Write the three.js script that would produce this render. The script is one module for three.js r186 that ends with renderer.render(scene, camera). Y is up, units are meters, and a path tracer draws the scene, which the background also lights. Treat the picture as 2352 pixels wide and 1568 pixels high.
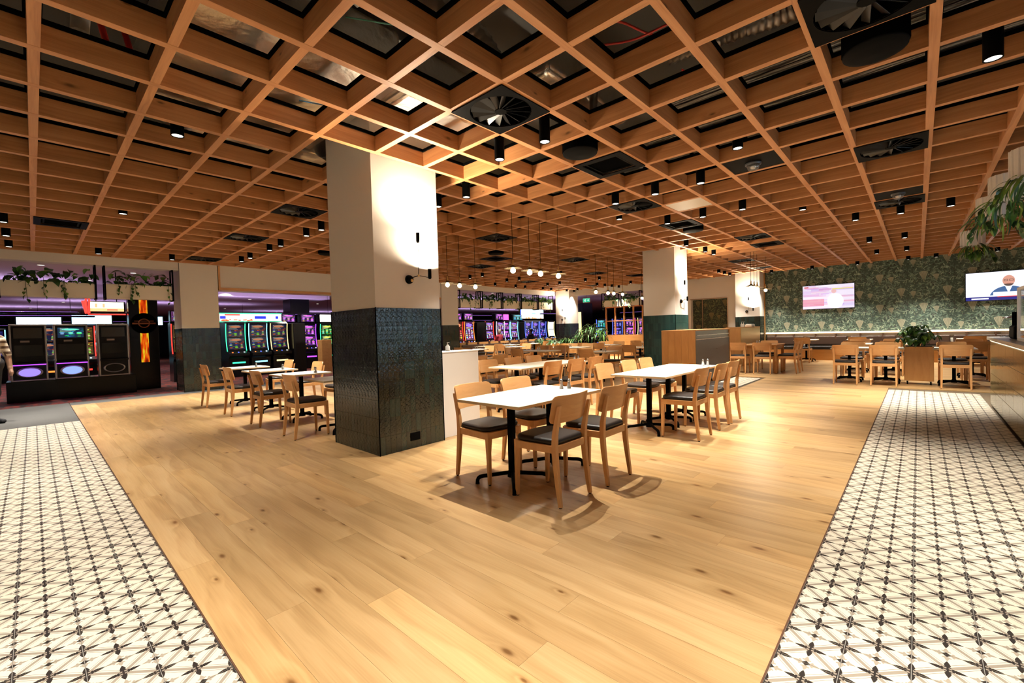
import * as THREE from 'three';
import { RoundedBoxGeometry } from 'three/addons/geometries/RoundedBoxGeometry.js';
import { mergeGeometries, mergeVertices, toCreasedNormals } from 'three/addons/utils/BufferGeometryUtils.js';
import { MarchingCubes } from 'three/addons/objects/MarchingCubes.js';
import { RectAreaLightUniformsLib } from 'three/addons/lights/RectAreaLightUniformsLib.js';
RectAreaLightUniformsLib.init();

// ---------- camera, exposure ----------
const scene = new THREE.Scene();
scene.background = new THREE.Color(0x000000);
const camera = new THREE.PerspectiveCamera(2 * Math.atan(784 / 1014.08) * 180 / Math.PI, 1.5, 0.05, 80);
camera.position.set(0, 1.277, 0);
camera.rotation.order = 'YXZ';
camera.rotation.set(-1.3726 * Math.PI / 180, 42.6428 * Math.PI / 180, -1.597 * Math.PI / 180);
scene.add(camera);
const renderer = new THREE.WebGLRenderer({ antialias: true });
renderer.toneMapping = THREE.LinearToneMapping;
renderer.toneMappingExposure = 0.70;
renderer.shadowMap.enabled = true;

// light levels
const SPOT_CD = 66;            // candela of one ceiling downlight
const WARM = new THREE.Color().setRGB(1.0, 0.93, 0.81);
const BULB = new THREE.Color().setRGB(1.0, 0.84, 0.62);

// ---------- helpers ----------
let seedState = 1234567;
function rnd() { seedState |= 0; seedState = seedState + 0x6D2B79F5 | 0; let t = Math.imul(seedState ^ seedState >>> 15, 1 | seedState); t = t + Math.imul(t ^ t >>> 7, 61 | t) ^ t; return ((t ^ t >>> 14) >>> 0) / 4294967296; }
const rr = (a, b) => a + (b - a) * rnd();
const pick = a => a[Math.floor(rnd() * a.length)];
const used = {};
function numbered(n) { const k = used[n] || 0; used[n] = k + 1; return k ? n + '_' + String(k).padStart(3, '0') : n; }
function shadows(o) { o.castShadow = true; o.receiveShadow = true; return o; }
function mesh(name, geo, mat, parent) { const m = shadows(new THREE.Mesh(geo, mat)); m.name = name; if (parent) parent.add(m); return m; }
function thing(name, label, category, pos = [0, 0, 0], turn = 0, group) {
  const o = new THREE.Group(); o.name = numbered(name); scene.add(o);
  o.position.set(...pos); o.rotation.y = turn; o.userData = { label, category };
  if (group) o.userData.group = group; return o;
}
function single(name, geo, mat, label, category, group, pos = [0, 0, 0], turn = 0) {
  const m = mesh(numbered(name), geo, mat, scene); m.position.set(...pos); m.rotation.y = turn;
  m.userData = { label, category }; if (group) m.userData.group = group; return m;
}
function copyOf(root, pos, turn, label, group) {
  const c = root.clone(); c.name = numbered(root.name.replace(/_\d{3}$/, '')); scene.add(c);
  c.position.set(...pos); c.rotation.y = turn; c.userData = { ...root.userData };
  if (label) c.userData.label = label; if (group) c.userData.group = group; return c;
}
function struct(name, label, category = 'structure', pos = [0, 0, 0]) {
  const o = new THREE.Group(); o.name = name; o.position.set(...pos); scene.add(o);
  o.userData = { label, category, kind: 'structure' }; return o;
}
function structMesh(name, geo, mat, label, category = 'wall') { const m = mesh(name, geo, mat, scene); m.userData = { label, category, kind: 'structure' }; return m; }
const box = (x0, x1, y0, y1, z0, z1) => { const g = new THREE.BoxGeometry(Math.abs(x1 - x0), Math.abs(y1 - y0), Math.abs(z1 - z0)); g.translate((x0 + x1) / 2, (y0 + y1) / 2, (z0 + z1) / 2); return g; };
const rbox = (x0, x1, y0, y1, z0, z1, r = 0.004, s = 2) => { const g = new RoundedBoxGeometry(Math.abs(x1 - x0), Math.abs(y1 - y0), Math.abs(z1 - z0), s, r); g.translate((x0 + x1) / 2, (y0 + y1) / 2, (z0 + z1) / 2); return g; };
const cyl = (r0, r1, y0, y1, x = 0, z = 0, n = 16, open = false) => { const g = new THREE.CylinderGeometry(r1, r0, y1 - y0, n, 1, open); g.translate(x, (y0 + y1) / 2, z); return g; };
const merge = a => mergeGeometries(a.map(g => { const q = g.index ? g.toNonIndexed() : g; for (const k of Object.keys(q.attributes)) if (!['position', 'normal', 'uv'].includes(k)) q.deleteAttribute(k); return q; }));
function tube(pts, r, seg = 16, rad = 8, closed = false) { return new THREE.TubeGeometry(new THREE.CatmullRomCurve3(pts.map(p => new THREE.Vector3(...p)), closed), seg, r, rad, closed); }
function rod(a, b, r, rad = 8) { return new THREE.TubeGeometry(new THREE.LineCurve3(new THREE.Vector3(...a), new THREE.Vector3(...b)), 1, r, rad); }
// uv in metres, u along the grain axis
function metreUV(g, grain = 0, ou = 0, ov = 0) {
  const p = g.attributes.position, n = g.attributes.normal, uv = new Float32Array(p.count * 2);
  for (let i = 0; i < p.count; i++) {
    const N = [Math.abs(n.getX(i)), Math.abs(n.getY(i)), Math.abs(n.getZ(i))], P = [p.getX(i), p.getY(i), p.getZ(i)];
    const d = N.indexOf(Math.max(...N)); const ax = [0, 1, 2].filter(k => k !== d);
    let a = ax[0], b = ax[1]; if (b === grain) { const t = a; a = b; b = t; }
    uv[2 * i] = P[a] + ou; uv[2 * i + 1] = P[b] + ov;
  }
  g.setAttribute('uv', new THREE.BufferAttribute(uv, 2)); return g;
}
// loft through rectangular sections [y, cx, cz, wx, wz]
function loftRect(secs) {
  const pos = [], idx = []; const c = s => [[s[1] - s[3] / 2, s[0], s[2] - s[4] / 2], [s[1] + s[3] / 2, s[0], s[2] - s[4] / 2], [s[1] + s[3] / 2, s[0], s[2] + s[4] / 2], [s[1] - s[3] / 2, s[0], s[2] + s[4] / 2]];
  for (const s of secs) for (const v of c(s)) pos.push(...v);
  for (let i = 0; i < secs.length - 1; i++) for (let k = 0; k < 4; k++) { const a = i * 4 + k, b = i * 4 + (k + 1) % 4, d = a + 4, e = b + 4; idx.push(a, d, b, b, d, e); }
  const t = (secs.length - 1) * 4; idx.push(0, 1, 2, 0, 2, 3, t, t + 2, t + 1, t, t + 3, t + 2);
  const g = new THREE.BufferGeometry(); g.setAttribute('position', new THREE.Float32BufferAttribute(pos, 3)); g.setIndex(idx);
  const q = toCreasedNormals(g, 0.6); q.setAttribute('uv', new THREE.Float32BufferAttribute(new Float32Array(q.attributes.position.count * 2), 2)); return metreUV(q, 1);
}
// lathe from [r, y] pairs
const lathe = (pts, n = 24) => new THREE.LatheGeometry(pts.map(p => new THREE.Vector2(p[0], p[1])), n);

// ---------- noise and textures ----------
function hash2(x, y, s) { let h = Math.imul(x, 374761393) + Math.imul(y, 668265263) + Math.imul(s, 2147483647 ^ 0x51ed27); h = Math.imul(h ^ (h >>> 13), 1274126177); return ((h ^ (h >>> 16)) >>> 0) / 4294967296; }
function vnoise(x, y, px, py, s) { // periodic value noise
  const x0 = Math.floor(x), y0 = Math.floor(y), fx = x - x0, fy = y - y0; const u = fx * fx * (3 - 2 * fx), v = fy * fy * (3 - 2 * fy);
  const m = (a, b) => ((a % b) + b) % b; const X0 = m(x0, px), X1 = m(x0 + 1, px), Y0 = m(y0, py), Y1 = m(y0 + 1, py);
  const a = hash2(X0, Y0, s), b = hash2(X1, Y0, s), c = hash2(X0, Y1, s), d = hash2(X1, Y1, s);
  return a + (b - a) * u + (c - a) * v + (a - b - c + d) * u * v;
}
function fbm(x, y, px, py, s, o = 4) { let a = 0.5, t = 0, n = 0; for (let k = 0; k < o; k++) { t += a * vnoise(x, y, px, py, s + k * 17); n += a; a *= 0.5; x *= 2; y *= 2; px *= 2; py *= 2; } return t / n; }
const lerp = (a, b, t) => a + (b - a) * t;
const mix3 = (a, b, t) => [lerp(a[0], b[0], t), lerp(a[1], b[1], t), lerp(a[2], b[2], t)];
function dataTex(w, h, fn, srgb = true, rx = 1, ry = 1) {
  const d = new Uint8Array(w * h * 4);
  for (let y = 0; y < h; y++) for (let x = 0; x < w; x++) { const c = fn(x / w, y / h); const i = (y * w + x) * 4; d[i] = Math.max(0, Math.min(255, c[0])); d[i + 1] = Math.max(0, Math.min(255, c[1])); d[i + 2] = Math.max(0, Math.min(255, c[2])); d[i + 3] = 255; }
  const t = new THREE.DataTexture(d, w, h, THREE.RGBAFormat); t.magFilter = THREE.LinearFilter; t.minFilter = THREE.LinearMipmapLinearFilter; t.generateMipmaps = true; t.wrapS = t.wrapT = THREE.RepeatWrapping; t.repeat.set(rx, ry); if (srgb) t.colorSpace = THREE.SRGBColorSpace; t.needsUpdate = true; return t;
}
function canvasTex(w, h, draw, rx = 1, ry = 1) {
  const c = document.createElement('canvas'); c.width = w; c.height = h; draw(c.getContext('2d'), w, h);
  const t = new THREE.CanvasTexture(c); t.colorSpace = THREE.SRGBColorSpace; t.wrapS = t.wrapT = THREE.RepeatWrapping; t.repeat.set(rx, ry); t.magFilter = THREE.LinearFilter; return t;
}
// wood: u runs along the grain
function woodTex(W, H, su, sv, pal, knots, seed, grainAmt = 1) {
  const [dark, mid, light] = pal; const K = [];
  for (let i = 0; i < knots; i++) K.push([hash2(i, 3, seed), hash2(i, 7, seed), 0.010 + 0.02 * hash2(i, 9, seed) * hash2(i, 5, seed)]);
  return dataTex(W, H, (u, v) => {
    const U = u * su, V = v * sv; let kd = 0, kc = 0;
    for (const k of K) { let dx = (u - k[0]); dx -= Math.round(dx); let dy = (v - k[1]); dy -= Math.round(dy); dx *= su; dy *= sv; const r2 = (dx * dx / 6 + dy * dy) / (k[2] * k[2]); kd += Math.exp(-r2 / 5); kc += Math.exp(-r2 * 2.2); }
    const warp = fbm(u * 6, v * 4, 6, 4, seed + 1, 3) - 0.5;
    const band = fbm(u * 3, v * 18 + warp * 2.4 + kd * 1.3, 3, 18, seed + 2, 3);
    const ring = 0.5 + 0.5 * Math.sin((v * sv * 52 + warp * 9 + kd * 7 + band * 9));
    const fine = fbm(u * 16, v * 190, 16, 190, seed + 4, 2);
    const blot = fbm(u * 5, v * 5, 5, 5, seed + 8, 3);
    let t = 0.5 + grainAmt * (0.55 * (band - 0.5) + 0.16 * (ring - 0.5) + 0.30 * (fine - 0.5)) + 0.5 * (blot - 0.5);
    t -= 0.22 * Math.min(1, kd);
    let c = t < 0.5 ? mix3(dark, mid, Math.max(0, t) * 2) : mix3(mid, light, Math.min(1, t - 0.5) * 2);
    if (kc > 0.02) c = mix3(c, [96, 62, 30], Math.min(0.8, kc));
    return c;
  }, true, 1 / su, 1 / sv);
}
const greyTex = (n, fx, fy, s, lo, hi, o = 4, rx = 1, ry = 1) => dataTex(n, n, (u, v) => { const t = lo + (hi - lo) * fbm(u * fx, v * fy, fx, fy, s, o); return [t, t, t]; }, false, rx, ry);
const std = o => new THREE.MeshStandardMaterial(o);
const phy = o => new THREE.MeshPhysicalMaterial(o);
const lin = (r, g, b) => new THREE.Color().setRGB(r, g, b);

// ---------- materials ----------
const TX = {};
TX.oak = woodTex(1024, 1024, 3.0, 0.9, [[150, 117, 76], [181, 147, 102], [199, 168, 124]], 7, 11, 1);
TX.beam = woodTex(1024, 512, 3.0, 0.6, [[156, 102, 60], [186, 129, 81], [204, 151, 101]], 3, 23, 1.1);
TX.beech = woodTex(512, 512, 0.8, 0.4, [[196, 146, 92], [212, 163, 108], [222, 178, 124]], 0, 31, 0.7);
TX.ply = woodTex(512, 512, 1.2, 0.6, [[178, 128, 72], [196, 146, 88], [208, 162, 104]], 0, 41, 0.8);
TX.bumpWave = greyTex(256, 6, 10, 51, 60, 200, 3);
TX.rough = greyTex(256, 8, 8, 61, 90, 165, 4, 0.6, 0.6);
TX.plaster = greyTex(256, 24, 24, 71, 110, 150, 4, 1, 1);
const M = {};
M.planks = [[1, 1, 1], [0.90, 0.89, 0.86], [1.10, 1.09, 1.07], [0.96, 0.95, 0.91], [1.04, 1.02, 0.95], [0.83, 0.81, 0.77], [1.06, 1.02, 0.95]].map((c, i) => { const m = std({ map: TX.oak, color: lin(...c.map(v => v * 0.86)), roughness: 0.34, roughnessMap: null }); m.name = 'oak_plank_' + i; return m; });
M.subfloor = std({ color: lin(0.10, 0.07, 0.04), roughness: 0.9 });
M.beam = std({ map: TX.beam, color: lin(0.95, 0.92, 0.9), roughness: 0.5 });
M.beech = std({ map: TX.beech, color: lin(0.92, 0.86, 0.80), roughness: 0.38 });
M.ply = std({ map: TX.ply, color: lin(0.9, 0.86, 0.8), roughness: 0.42 });
M.cream = std({ color: lin(0.80, 0.74, 0.62), roughness: 0.38 });
M.plyEdge = std({ color: lin(0.62, 0.46, 0.27), roughness: 0.5 });
M.black = phy({ color: lin(0.0028, 0.0028, 0.003), roughness: 0.5, specularIntensity: 0.04 });
M.blackMatt = phy({ color: lin(0.002, 0.002, 0.002), roughness: 0.8, specularIntensity: 0 });
M.leather = phy({ color: lin(0.014, 0.011, 0.010), roughness: 0.45, specularIntensity: 0.6, bumpMap: greyTex(256, 60, 60, 81, 90, 160, 2, 6, 6), bumpScale: 0.0004 });
M.white = std({ color: lin(0.70, 0.66, 0.60), roughness: 0.75, bumpMap: TX.plaster, bumpScale: 0.0006 });
M.whiteGloss = std({ color: lin(0.78, 0.75, 0.70), roughness: 0.4 });
M.grout = std({ color: lin(0.02, 0.024, 0.022), roughness: 0.8 });
M.zellige = [[0.010, 0.019, 0.016], [0.008, 0.014, 0.012], [0.012, 0.023, 0.018], [0.014, 0.017, 0.011], [0.007, 0.011, 0.010], [0.013, 0.026, 0.022]].map(c => phy({ color: lin(...c), roughness: 0.06, bumpMap: TX.bumpWave, bumpScale: 0.004, specularIntensity: 1, ior: 1.55 }));
M.zelligeTeal = [[0.016, 0.050, 0.048], [0.012, 0.040, 0.040], [0.020, 0.062, 0.058]].map(c => phy({ color: lin(...c), roughness: 0.08, bumpMap: TX.bumpWave, bumpScale: 0.0015, ior: 1.55 }));
M.bronzeTile = [[0.115, 0.105, 0.045], [0.10, 0.095, 0.045], [0.13, 0.115, 0.05]].map(c => phy({ color: lin(...c), roughness: 0.13, bumpMap: TX.bumpWave, bumpScale: 0.0012, ior: 1.6 }));
M.brass = std({ color: lin(0.72, 0.48, 0.20), metalness: 1, roughness: 0.28 });
M.steel = std({ color: lin(0.62, 0.62, 0.62), metalness: 1, roughness: 0.25 });
M.darkSteel = std({ color: lin(0.10, 0.10, 0.105), metalness: 1, roughness: 0.4 });
M.greyPanel = std({ color: lin(0.105, 0.115, 0.135), roughness: 0.35 });
M.concrete = std({ color: lin(0.16, 0.155, 0.15), roughness: 0.85, map: dataTex(256, 256, (u, v) => { const t = 170 + 80 * (fbm(u * 6, v * 6, 6, 6, 91, 5) - 0.5); return [t, t, t]; }, true, 0.4, 0.4) });
M.slab = std({ color: lin(0.060, 0.056, 0.050), roughness: 0.95 });
M.foil = std({ color: lin(0.86, 0.82, 0.74), metalness: 1, roughness: 0.3, bumpMap: greyTex(512, 9, 9, 101, 20, 235, 6, 0.9, 0.9), bumpScale: 0.014 });
M.lens = std({ color: lin(0.9, 0.9, 0.9), emissive: lin(1, 0.93, 0.82), emissiveIntensity: 6, roughness: 0.5 });
M.bulbGlass = std({ color: lin(0.9, 0.8, 0.6), emissive: lin(1, 0.80, 0.50), emissiveIntensity: 16, roughness: 0.4 });
M.redCable = std({ color: lin(0.45, 0.02, 0.012), roughness: 0.5 });
M.greyCable = std({ color: lin(0.30, 0.29, 0.26), roughness: 0.6 });
M.whitePipe = std({ color: lin(0.6, 0.58, 0.54), roughness: 0.5 });
M.leafDark = std({ color: lin(0.022, 0.075, 0.018), roughness: 0.42 });
M.leafMid = std({ color: lin(0.055, 0.16, 0.026), roughness: 0.42 });
M.leafLight = std({ color: lin(0.16, 0.30, 0.05), roughness: 0.45 });
M.stem = std({ color: lin(0.07, 0.085, 0.025), roughness: 0.6 });
M.soil = std({ color: lin(0.03, 0.02, 0.012), roughness: 0.95 });
M.brownLeather = std({ color: lin(0.055, 0.028, 0.017), roughness: 0.45 });
M.strap = std({ color: lin(0.09, 0.04, 0.02), roughness: 0.5 });
M.glass = phy({ color: lin(1, 1, 1), transmission: 1, roughness: 0.02, thickness: 0, ior: 1.45 });
M.ledWarm = std({ color: lin(1, 0.9, 0.7), emissive: lin(1, 0.84, 0.56), emissiveIntensity: 3.2 });

// ================= ROOM SHELL =================
const GX = i => -2.311 + 0.6 * i, GZ = j => -1.874 - 0.6 * j;
const CEIL = 3.15, BD = 0.155, SLAB = 4.3;

// ---- encaustic tile print ----
function leafPath(c, L, w) { c.beginPath(); c.moveTo(0.04 * L, 0); c.quadraticCurveTo(0.25 * L, -0.02 * L, 0.42 * L, -w); c.quadraticCurveTo(0.7 * L, -w * 0.9, L, 0); c.quadraticCurveTo(0.7 * L, w * 0.9, 0.42 * L, w); c.quadraticCurveTo(0.35 * L, 0.02 * L, 0.04 * L, 0); c.fill(); }
TX.tile = canvasTex(512, 512, (c, W) => {
  c.fillStyle = '#f1e8d4'; c.fillRect(0, 0, W, W);
  const h = W / 2; c.lineCap = 'butt';
  const diag = (w, off, col) => { c.strokeStyle = col; c.lineWidth = w; for (const o of [-1, 0, 1]) for (const s of [-1, 1]) { const k = off * s; c.beginPath(); c.moveTo(-W + k + o * W, -W - k); c.lineTo(2 * W + k + o * W, 2 * W - k); c.stroke(); c.beginPath(); c.moveTo(2 * W + k + o * W, -W + k); c.lineTo(-W + k + o * W, 2 * W + k); c.stroke(); } };
  diag(38, 0, '#a89d8e'); diag(6, 27, '#9b9084');
  c.strokeStyle = '#b5aa9b'; c.lineWidth = 2; for (const k of [0, h, W]) { c.beginPath(); c.moveTo(k, 0); c.lineTo(k, W); c.moveTo(0, k); c.lineTo(W, k); c.stroke(); }
  const flower = (x, y) => { c.save(); c.translate(x, y); c.fillStyle = '#2b2523'; for (let k = 0; k < 4; k++) { c.save(); c.rotate(k * Math.PI / 2); leafPath(c, 140, 25); c.fillRect(0, -8, 70, 16); c.beginPath(); c.arc(40, -17, 10, 0, 7); c.arc(40, 17, 10, 0, 7); c.fill(); c.restore(); } c.beginPath(); c.arc(0, 0, 15, 0, 7); c.fill(); c.restore(); };
  const flake = (x, y) => { c.save(); c.translate(x, y); c.fillStyle = '#b0a595'; for (let k = 0; k < 4; k++) { c.save(); c.rotate(k * Math.PI / 2); leafPath(c, 112, 22); for (const s of [-1, 1]) { c.save(); c.translate(26, 0); c.rotate(s * 0.8); c.fillRect(0, -5, 36, 10); c.beginPath(); c.arc(38, 0, 10, 0, 7); c.fill(); c.restore(); } c.restore(); } c.fillStyle = '#2f2a28'; c.beginPath(); c.moveTo(36, 0); c.lineTo(0, 36); c.lineTo(-36, 0); c.lineTo(0, -36); c.fill(); c.restore(); };
  for (const [x, y] of [[0, 0], [W, 0], [0, W], [W, W], [h, h]]) { c.save(); flower(x, y); c.restore(); }
  for (const [x, y] of [[h, 0], [0, h], [W, h], [h, W]]) flake(x, y);
});
M.printTile = std({ map: TX.tile, color: lin(0.66, 0.65, 0.64), roughness: 0.42 });
M.printTileB = std({ map: TX.tile, color: lin(0.63, 0.62, 0.605), roughness: 0.45 });
M.tileGrout = std({ color: lin(0.22, 0.21, 0.19), roughness: 0.9 });

// ---- timber floor ----
const floor = struct('floor', 'oak plank floor of the dining hall, knotty honey-coloured boards', 'floor');
mesh('subfloor', box(-50, 3.3, -0.12, -0.0145, -45, 20), M.subfloor, floor);
{
  const boards = []; const PW = 0.179;
  const cuts = (z0, z1) => { // free x intervals for a row
    let iv = [[-12.8, z1 < -10.9 ? 3.2 : -0.42]];
    const sub = (a, b) => { const o = []; for (const [p, q] of iv) { if (b <= p || a >= q) o.push([p, q]); else { if (a > p) o.push([p, a]); if (b < q) o.push([b, q]); } } iv = o; };
    const zm = (z0 + z1) / 2;
    if (zm < -9.49 && zm > -11.71) sub(-3.51, -2.66);
    return iv;
  };
  for (let r = 0; r < 102; r++) {
    const z1 = -0.492 - PW * r, z0 = z1 - PW; if (z0 < -18.62) break;
    for (const [a, b] of cuts(z0, z1)) {
      let x = a + (a === -12.8 ? -rr(0.1, 1.7) : 0);
      while (x < b - 0.01) { const L = rr(1.5, 2.3); let e = Math.min(x + L, b); if (b - e < 0.25) e = b; const s = Math.max(x, a); if (e - s > 0.02) boards.push([s, e, z0, z1, rnd(), rnd(), Math.floor(rnd() * 7)]); x = e; }
    }
  }
  boards.sort((p, q) => Math.hypot((p[0] + p[1]) / 2, (p[2] + p[3]) / 2) - Math.hypot((q[0] + q[1]) / 2, (q[2] + q[3]) / 2));
  const rest = [];
  boards.forEach((b, i) => {
    const g = metreUV(box(b[0] + 0.0004, b[1] - 0.0004, -0.0145, 0, b[2] + 0.0004, b[3] - 0.0004), 0, b[4] * 3, b[5] * 0.9 - b[2]);
    if (i < 300) mesh('plank', g, M.planks[b[6]], floor);
    else { const c = M.planks[b[6]].color, n = g.attributes.position.count, a = new Float32Array(n * 3); for (let k = 0; k < n; k++) { a[3 * k] = c.r; a[3 * k + 1] = c.g; a[3 * k + 2] = c.b; } g.setAttribute('color', new THREE.BufferAttribute(a, 3)); rest.push(g); }
  });
  const far = mesh('far_planks', mergeGeometries(rest), std({ map: TX.oak, vertexColors: true, roughness: 0.34 }), floor); far.userData.kind = 'stuff';
}
// ---- printed tile floors ----
function tileFloor(name, label, x0, nx, z0, nz, individual) {
  const P = 0.195, f = struct(name, label, 'floor');
  mesh('grout_bed', box(x0, x0 + nx * P, -0.012, -0.0018, z0 - nz * P, z0), M.tileGrout, f);
  const g0 = box(-P / 2 + 0.0012, P / 2 - 0.0012, -0.012, -0.0006, -P / 2 + 0.0012, P / 2 - 0.0012); const rest = [];
  for (let k = 0; k < nz; k++) for (let i = 0; i < nx; i++) {
    const x = x0 + P * (i + 0.5), z = z0 - P * (k + 0.5);
    if (individual(i, k)) { const m = mesh('tile', g0, (i * 7 + k * 3) % 5 ? M.printTile : M.printTileB, f); m.position.set(x, 0, z); }
    else { const g = g0.clone(); g.translate(x, 0, z); rest.push(g); }
  }
  if (rest.length) mesh('further_tiles', mergeGeometries(rest), M.printTile, f).userData.kind = 'stuff';
  return f;
}
tileFloor('floor_001', 'black and cream patterned encaustic tile strip running beside the counter', -0.414, 6, -1.143, 49, () => true);
tileFloor('floor_002', 'black and cream patterned encaustic tile strip between the oak floor and the open south side', -10.164, 58, 2.44, 15, (i, k) => k >= 10 && i < 50);
tileFloor('floor_003', 'small patch of patterned encaustic tiles in front of the grey service cabinet', -3.51, 4, -9.49, 11, () => true);
structMesh('trim_1', box(-0.42, -0.414, -0.012, 0.001, -10.84, -0.49), M.strap, 'thin dark metal strip between the oak floor and the counter tiles', 'trim');
structMesh('trim_2', box(-12.8, -0.42, -0.012, 0.001, -0.491, -0.486), M.strap, 'thin dark metal strip between the oak floor and the long tile strip', 'trim');
structMesh('floor_004', box(-13.4, -10.17, -0.014, -0.001, -0.48, 2.6), M.concrete, 'plain grey floor between the tile strip and the gaming room', 'floor');
structMesh('floor_005', box(-13.4, -12.81, -0.014, -0.0005, -18.3, -0.49), M.concrete, 'narrow grey floor band along the edge of the red carpet', 'floor');
M.carpet = std({ roughness: 0.95, map: dataTex(512, 512, (u, v) => { const a = fbm(u * 10, v * 10, 10, 10, 131, 3), b = fbm(u * 5, v * 7, 5, 7, 137, 3); let c = a > 0.55 ? [120, 14, 8] : a > 0.46 ? [84, 8, 6] : [36, 6, 8]; if (b > 0.62) c = [140, 44, 12]; const n = hash2(Math.floor(u * 512), Math.floor(v * 512), 5) * 22 - 11; return [c[0] + n, c[1] + n * 0.4, c[2] + n * 0.4]; }, true, 1.1, 1.1), color: lin(0.55, 0.5, 0.5) });
{ const g = metreUV(box(-50, -13.4, -0.014, 0, -45, 20)), g2 = metreUV(box(-13.4, -8, -0.014, 0, -45, -18.3)); structMesh('floor_006', mergeGeometries([g, g2]), M.carpet, 'deep red patterned carpet of the gaming room', 'floor'); }

// ---- tiled columns ----
const tileVariants = []; // slightly uneven handmade tiles, front towards +z
const TW = 0.0654, TH = 0.195;
for (let k = 0; k < 6; k++) {
  const g = new THREE.BoxGeometry(TW - 0.0022, TH - 0.0022, 0.008, 2, 4, 1); const p = g.attributes.position, h = {};
  for (let i = 0; i < p.count; i++) if (p.getZ(i) > 0) { const key = p.getX(i).toFixed(3) + p.getY(i).toFixed(3); if (!(key in h)) h[key] = rr(-0.0011, 0.0009); p.setZ(i, p.getZ(i) + h[key]); }
  g.computeVertexNormals(); tileVariants.push(g);
}
function tiledColumn(name, label, x0, x1, z0, z1, { H = 1.56, tall = SLAB, mats = M.zellige, single = [] } = {}) { // x0<x1, z0<z1
  const c = struct(name, label, 'pillar');
  mesh('plaster_shaft', box(x0 + 0.006, x1 - 0.006, H, tall, z0 + 0.006, z1 - 0.006), M.white, c);
  mesh('grout_core', box(x0 + 0.007, x1 - 0.007, 0, H, z0 + 0.007, z1 - 0.007), M.grout, c);
  const rest = {}; const rows = Math.round(H / TH);
  for (const f of ['S', 'E', 'N', 'W']) {
    const len = (f === 'S' || f === 'N') ? x1 - x0 : z1 - z0, n = Math.round(len / TW), w = len / n;
    const m4 = new THREE.Matrix4(), R = new THREE.Matrix4().makeRotationY({ S: 0, E: Math.PI / 2, N: Math.PI, W: -Math.PI / 2 }[f]);
    for (let r = 0; r < rows; r++) for (let i = 0; i < n; i++) {
      const t = -len / 2 + w * (i + 0.5), y = H / rows * (r + 0.5);
      const q = new THREE.Matrix4().makeTranslation((x0 + x1) / 2, y, (z0 + z1) / 2).multiply(R).multiply(new THREE.Matrix4().makeTranslation(t, 0, ((f === 'S' || f === 'N') ? z1 - z0 : x1 - x0) / 2 - 0.004)).multiply(new THREE.Matrix4().makeRotationFromEuler(new THREE.Euler(rr(-0.006, 0.006), rr(-0.008, 0.008), 0))).multiply(new THREE.Matrix4().makeScale(w / TW, H / rows / TH, 1));
      const v = Math.floor(rnd() * 6), mm = Math.floor(rnd() * mats.length);
      if (single.includes(f)) { const m = mesh('tile', tileVariants[v], mats[mm], c); m.applyMatrix4(q); }
      else (rest[mm] = rest[mm] || []).push(tileVariants[v].clone().applyMatrix4(q));
    }
  }
  for (const k in rest) mesh('further_tiles', mergeGeometries(rest[k]), mats[k], c).userData.kind = 'stuff';
  const e = 0.004; const bars = []; for (const [x, z] of [[x0, z0], [x0, z1], [x1, z0], [x1, z1]]) bars.push(box(x - e, x + e, 0, H + 0.004, z - e, z + e));
  mesh('corner_trim', merge(bars), M.blackMatt, c);
  return c;
}
const COLS = [[-5.15, -4.15, -3.275, -2.425], [-5.12, -4.3, -11.3, -10.5]];
const mainCol = tiledColumn('pillar_1', 'white square pillar with dark green handmade tiles below, beside the white half wall', ...COLS[0], { single: ['S', 'E'] });
mesh('power_outlet', rbox(-4.152, -4.143, 0.085, 0.175, -2.93, -2.80, 0.003), M.black, mainCol);
tiledColumn('pillar_2', 'white pillar with teal tiles standing behind the timber service cabinet', ...COLS[1], { mats: M.zelligeTeal });
tiledColumn('pillar_3', 'white pillar with dark glossy tiles next to the row of slot machines on a black plinth', -13.97, -13.17, -3.27, -2.47);
tiledColumn('pillar_4', 'white pillar with dark tiles at the end of the long low timber booth', -13.97, -13.17, -11.27, -10.46);
tiledColumn('pillar_5', 'white corner pillar with dark tiles between the booth and the planted screen', -13.17, -12.35, -18.3, -17.55);
tiledColumn('pillar_6', 'white pillar with dark tiles and wall lamp beside the leafy wallpaper', -5.05, -4.22, -18.7, -17.9);

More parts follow.
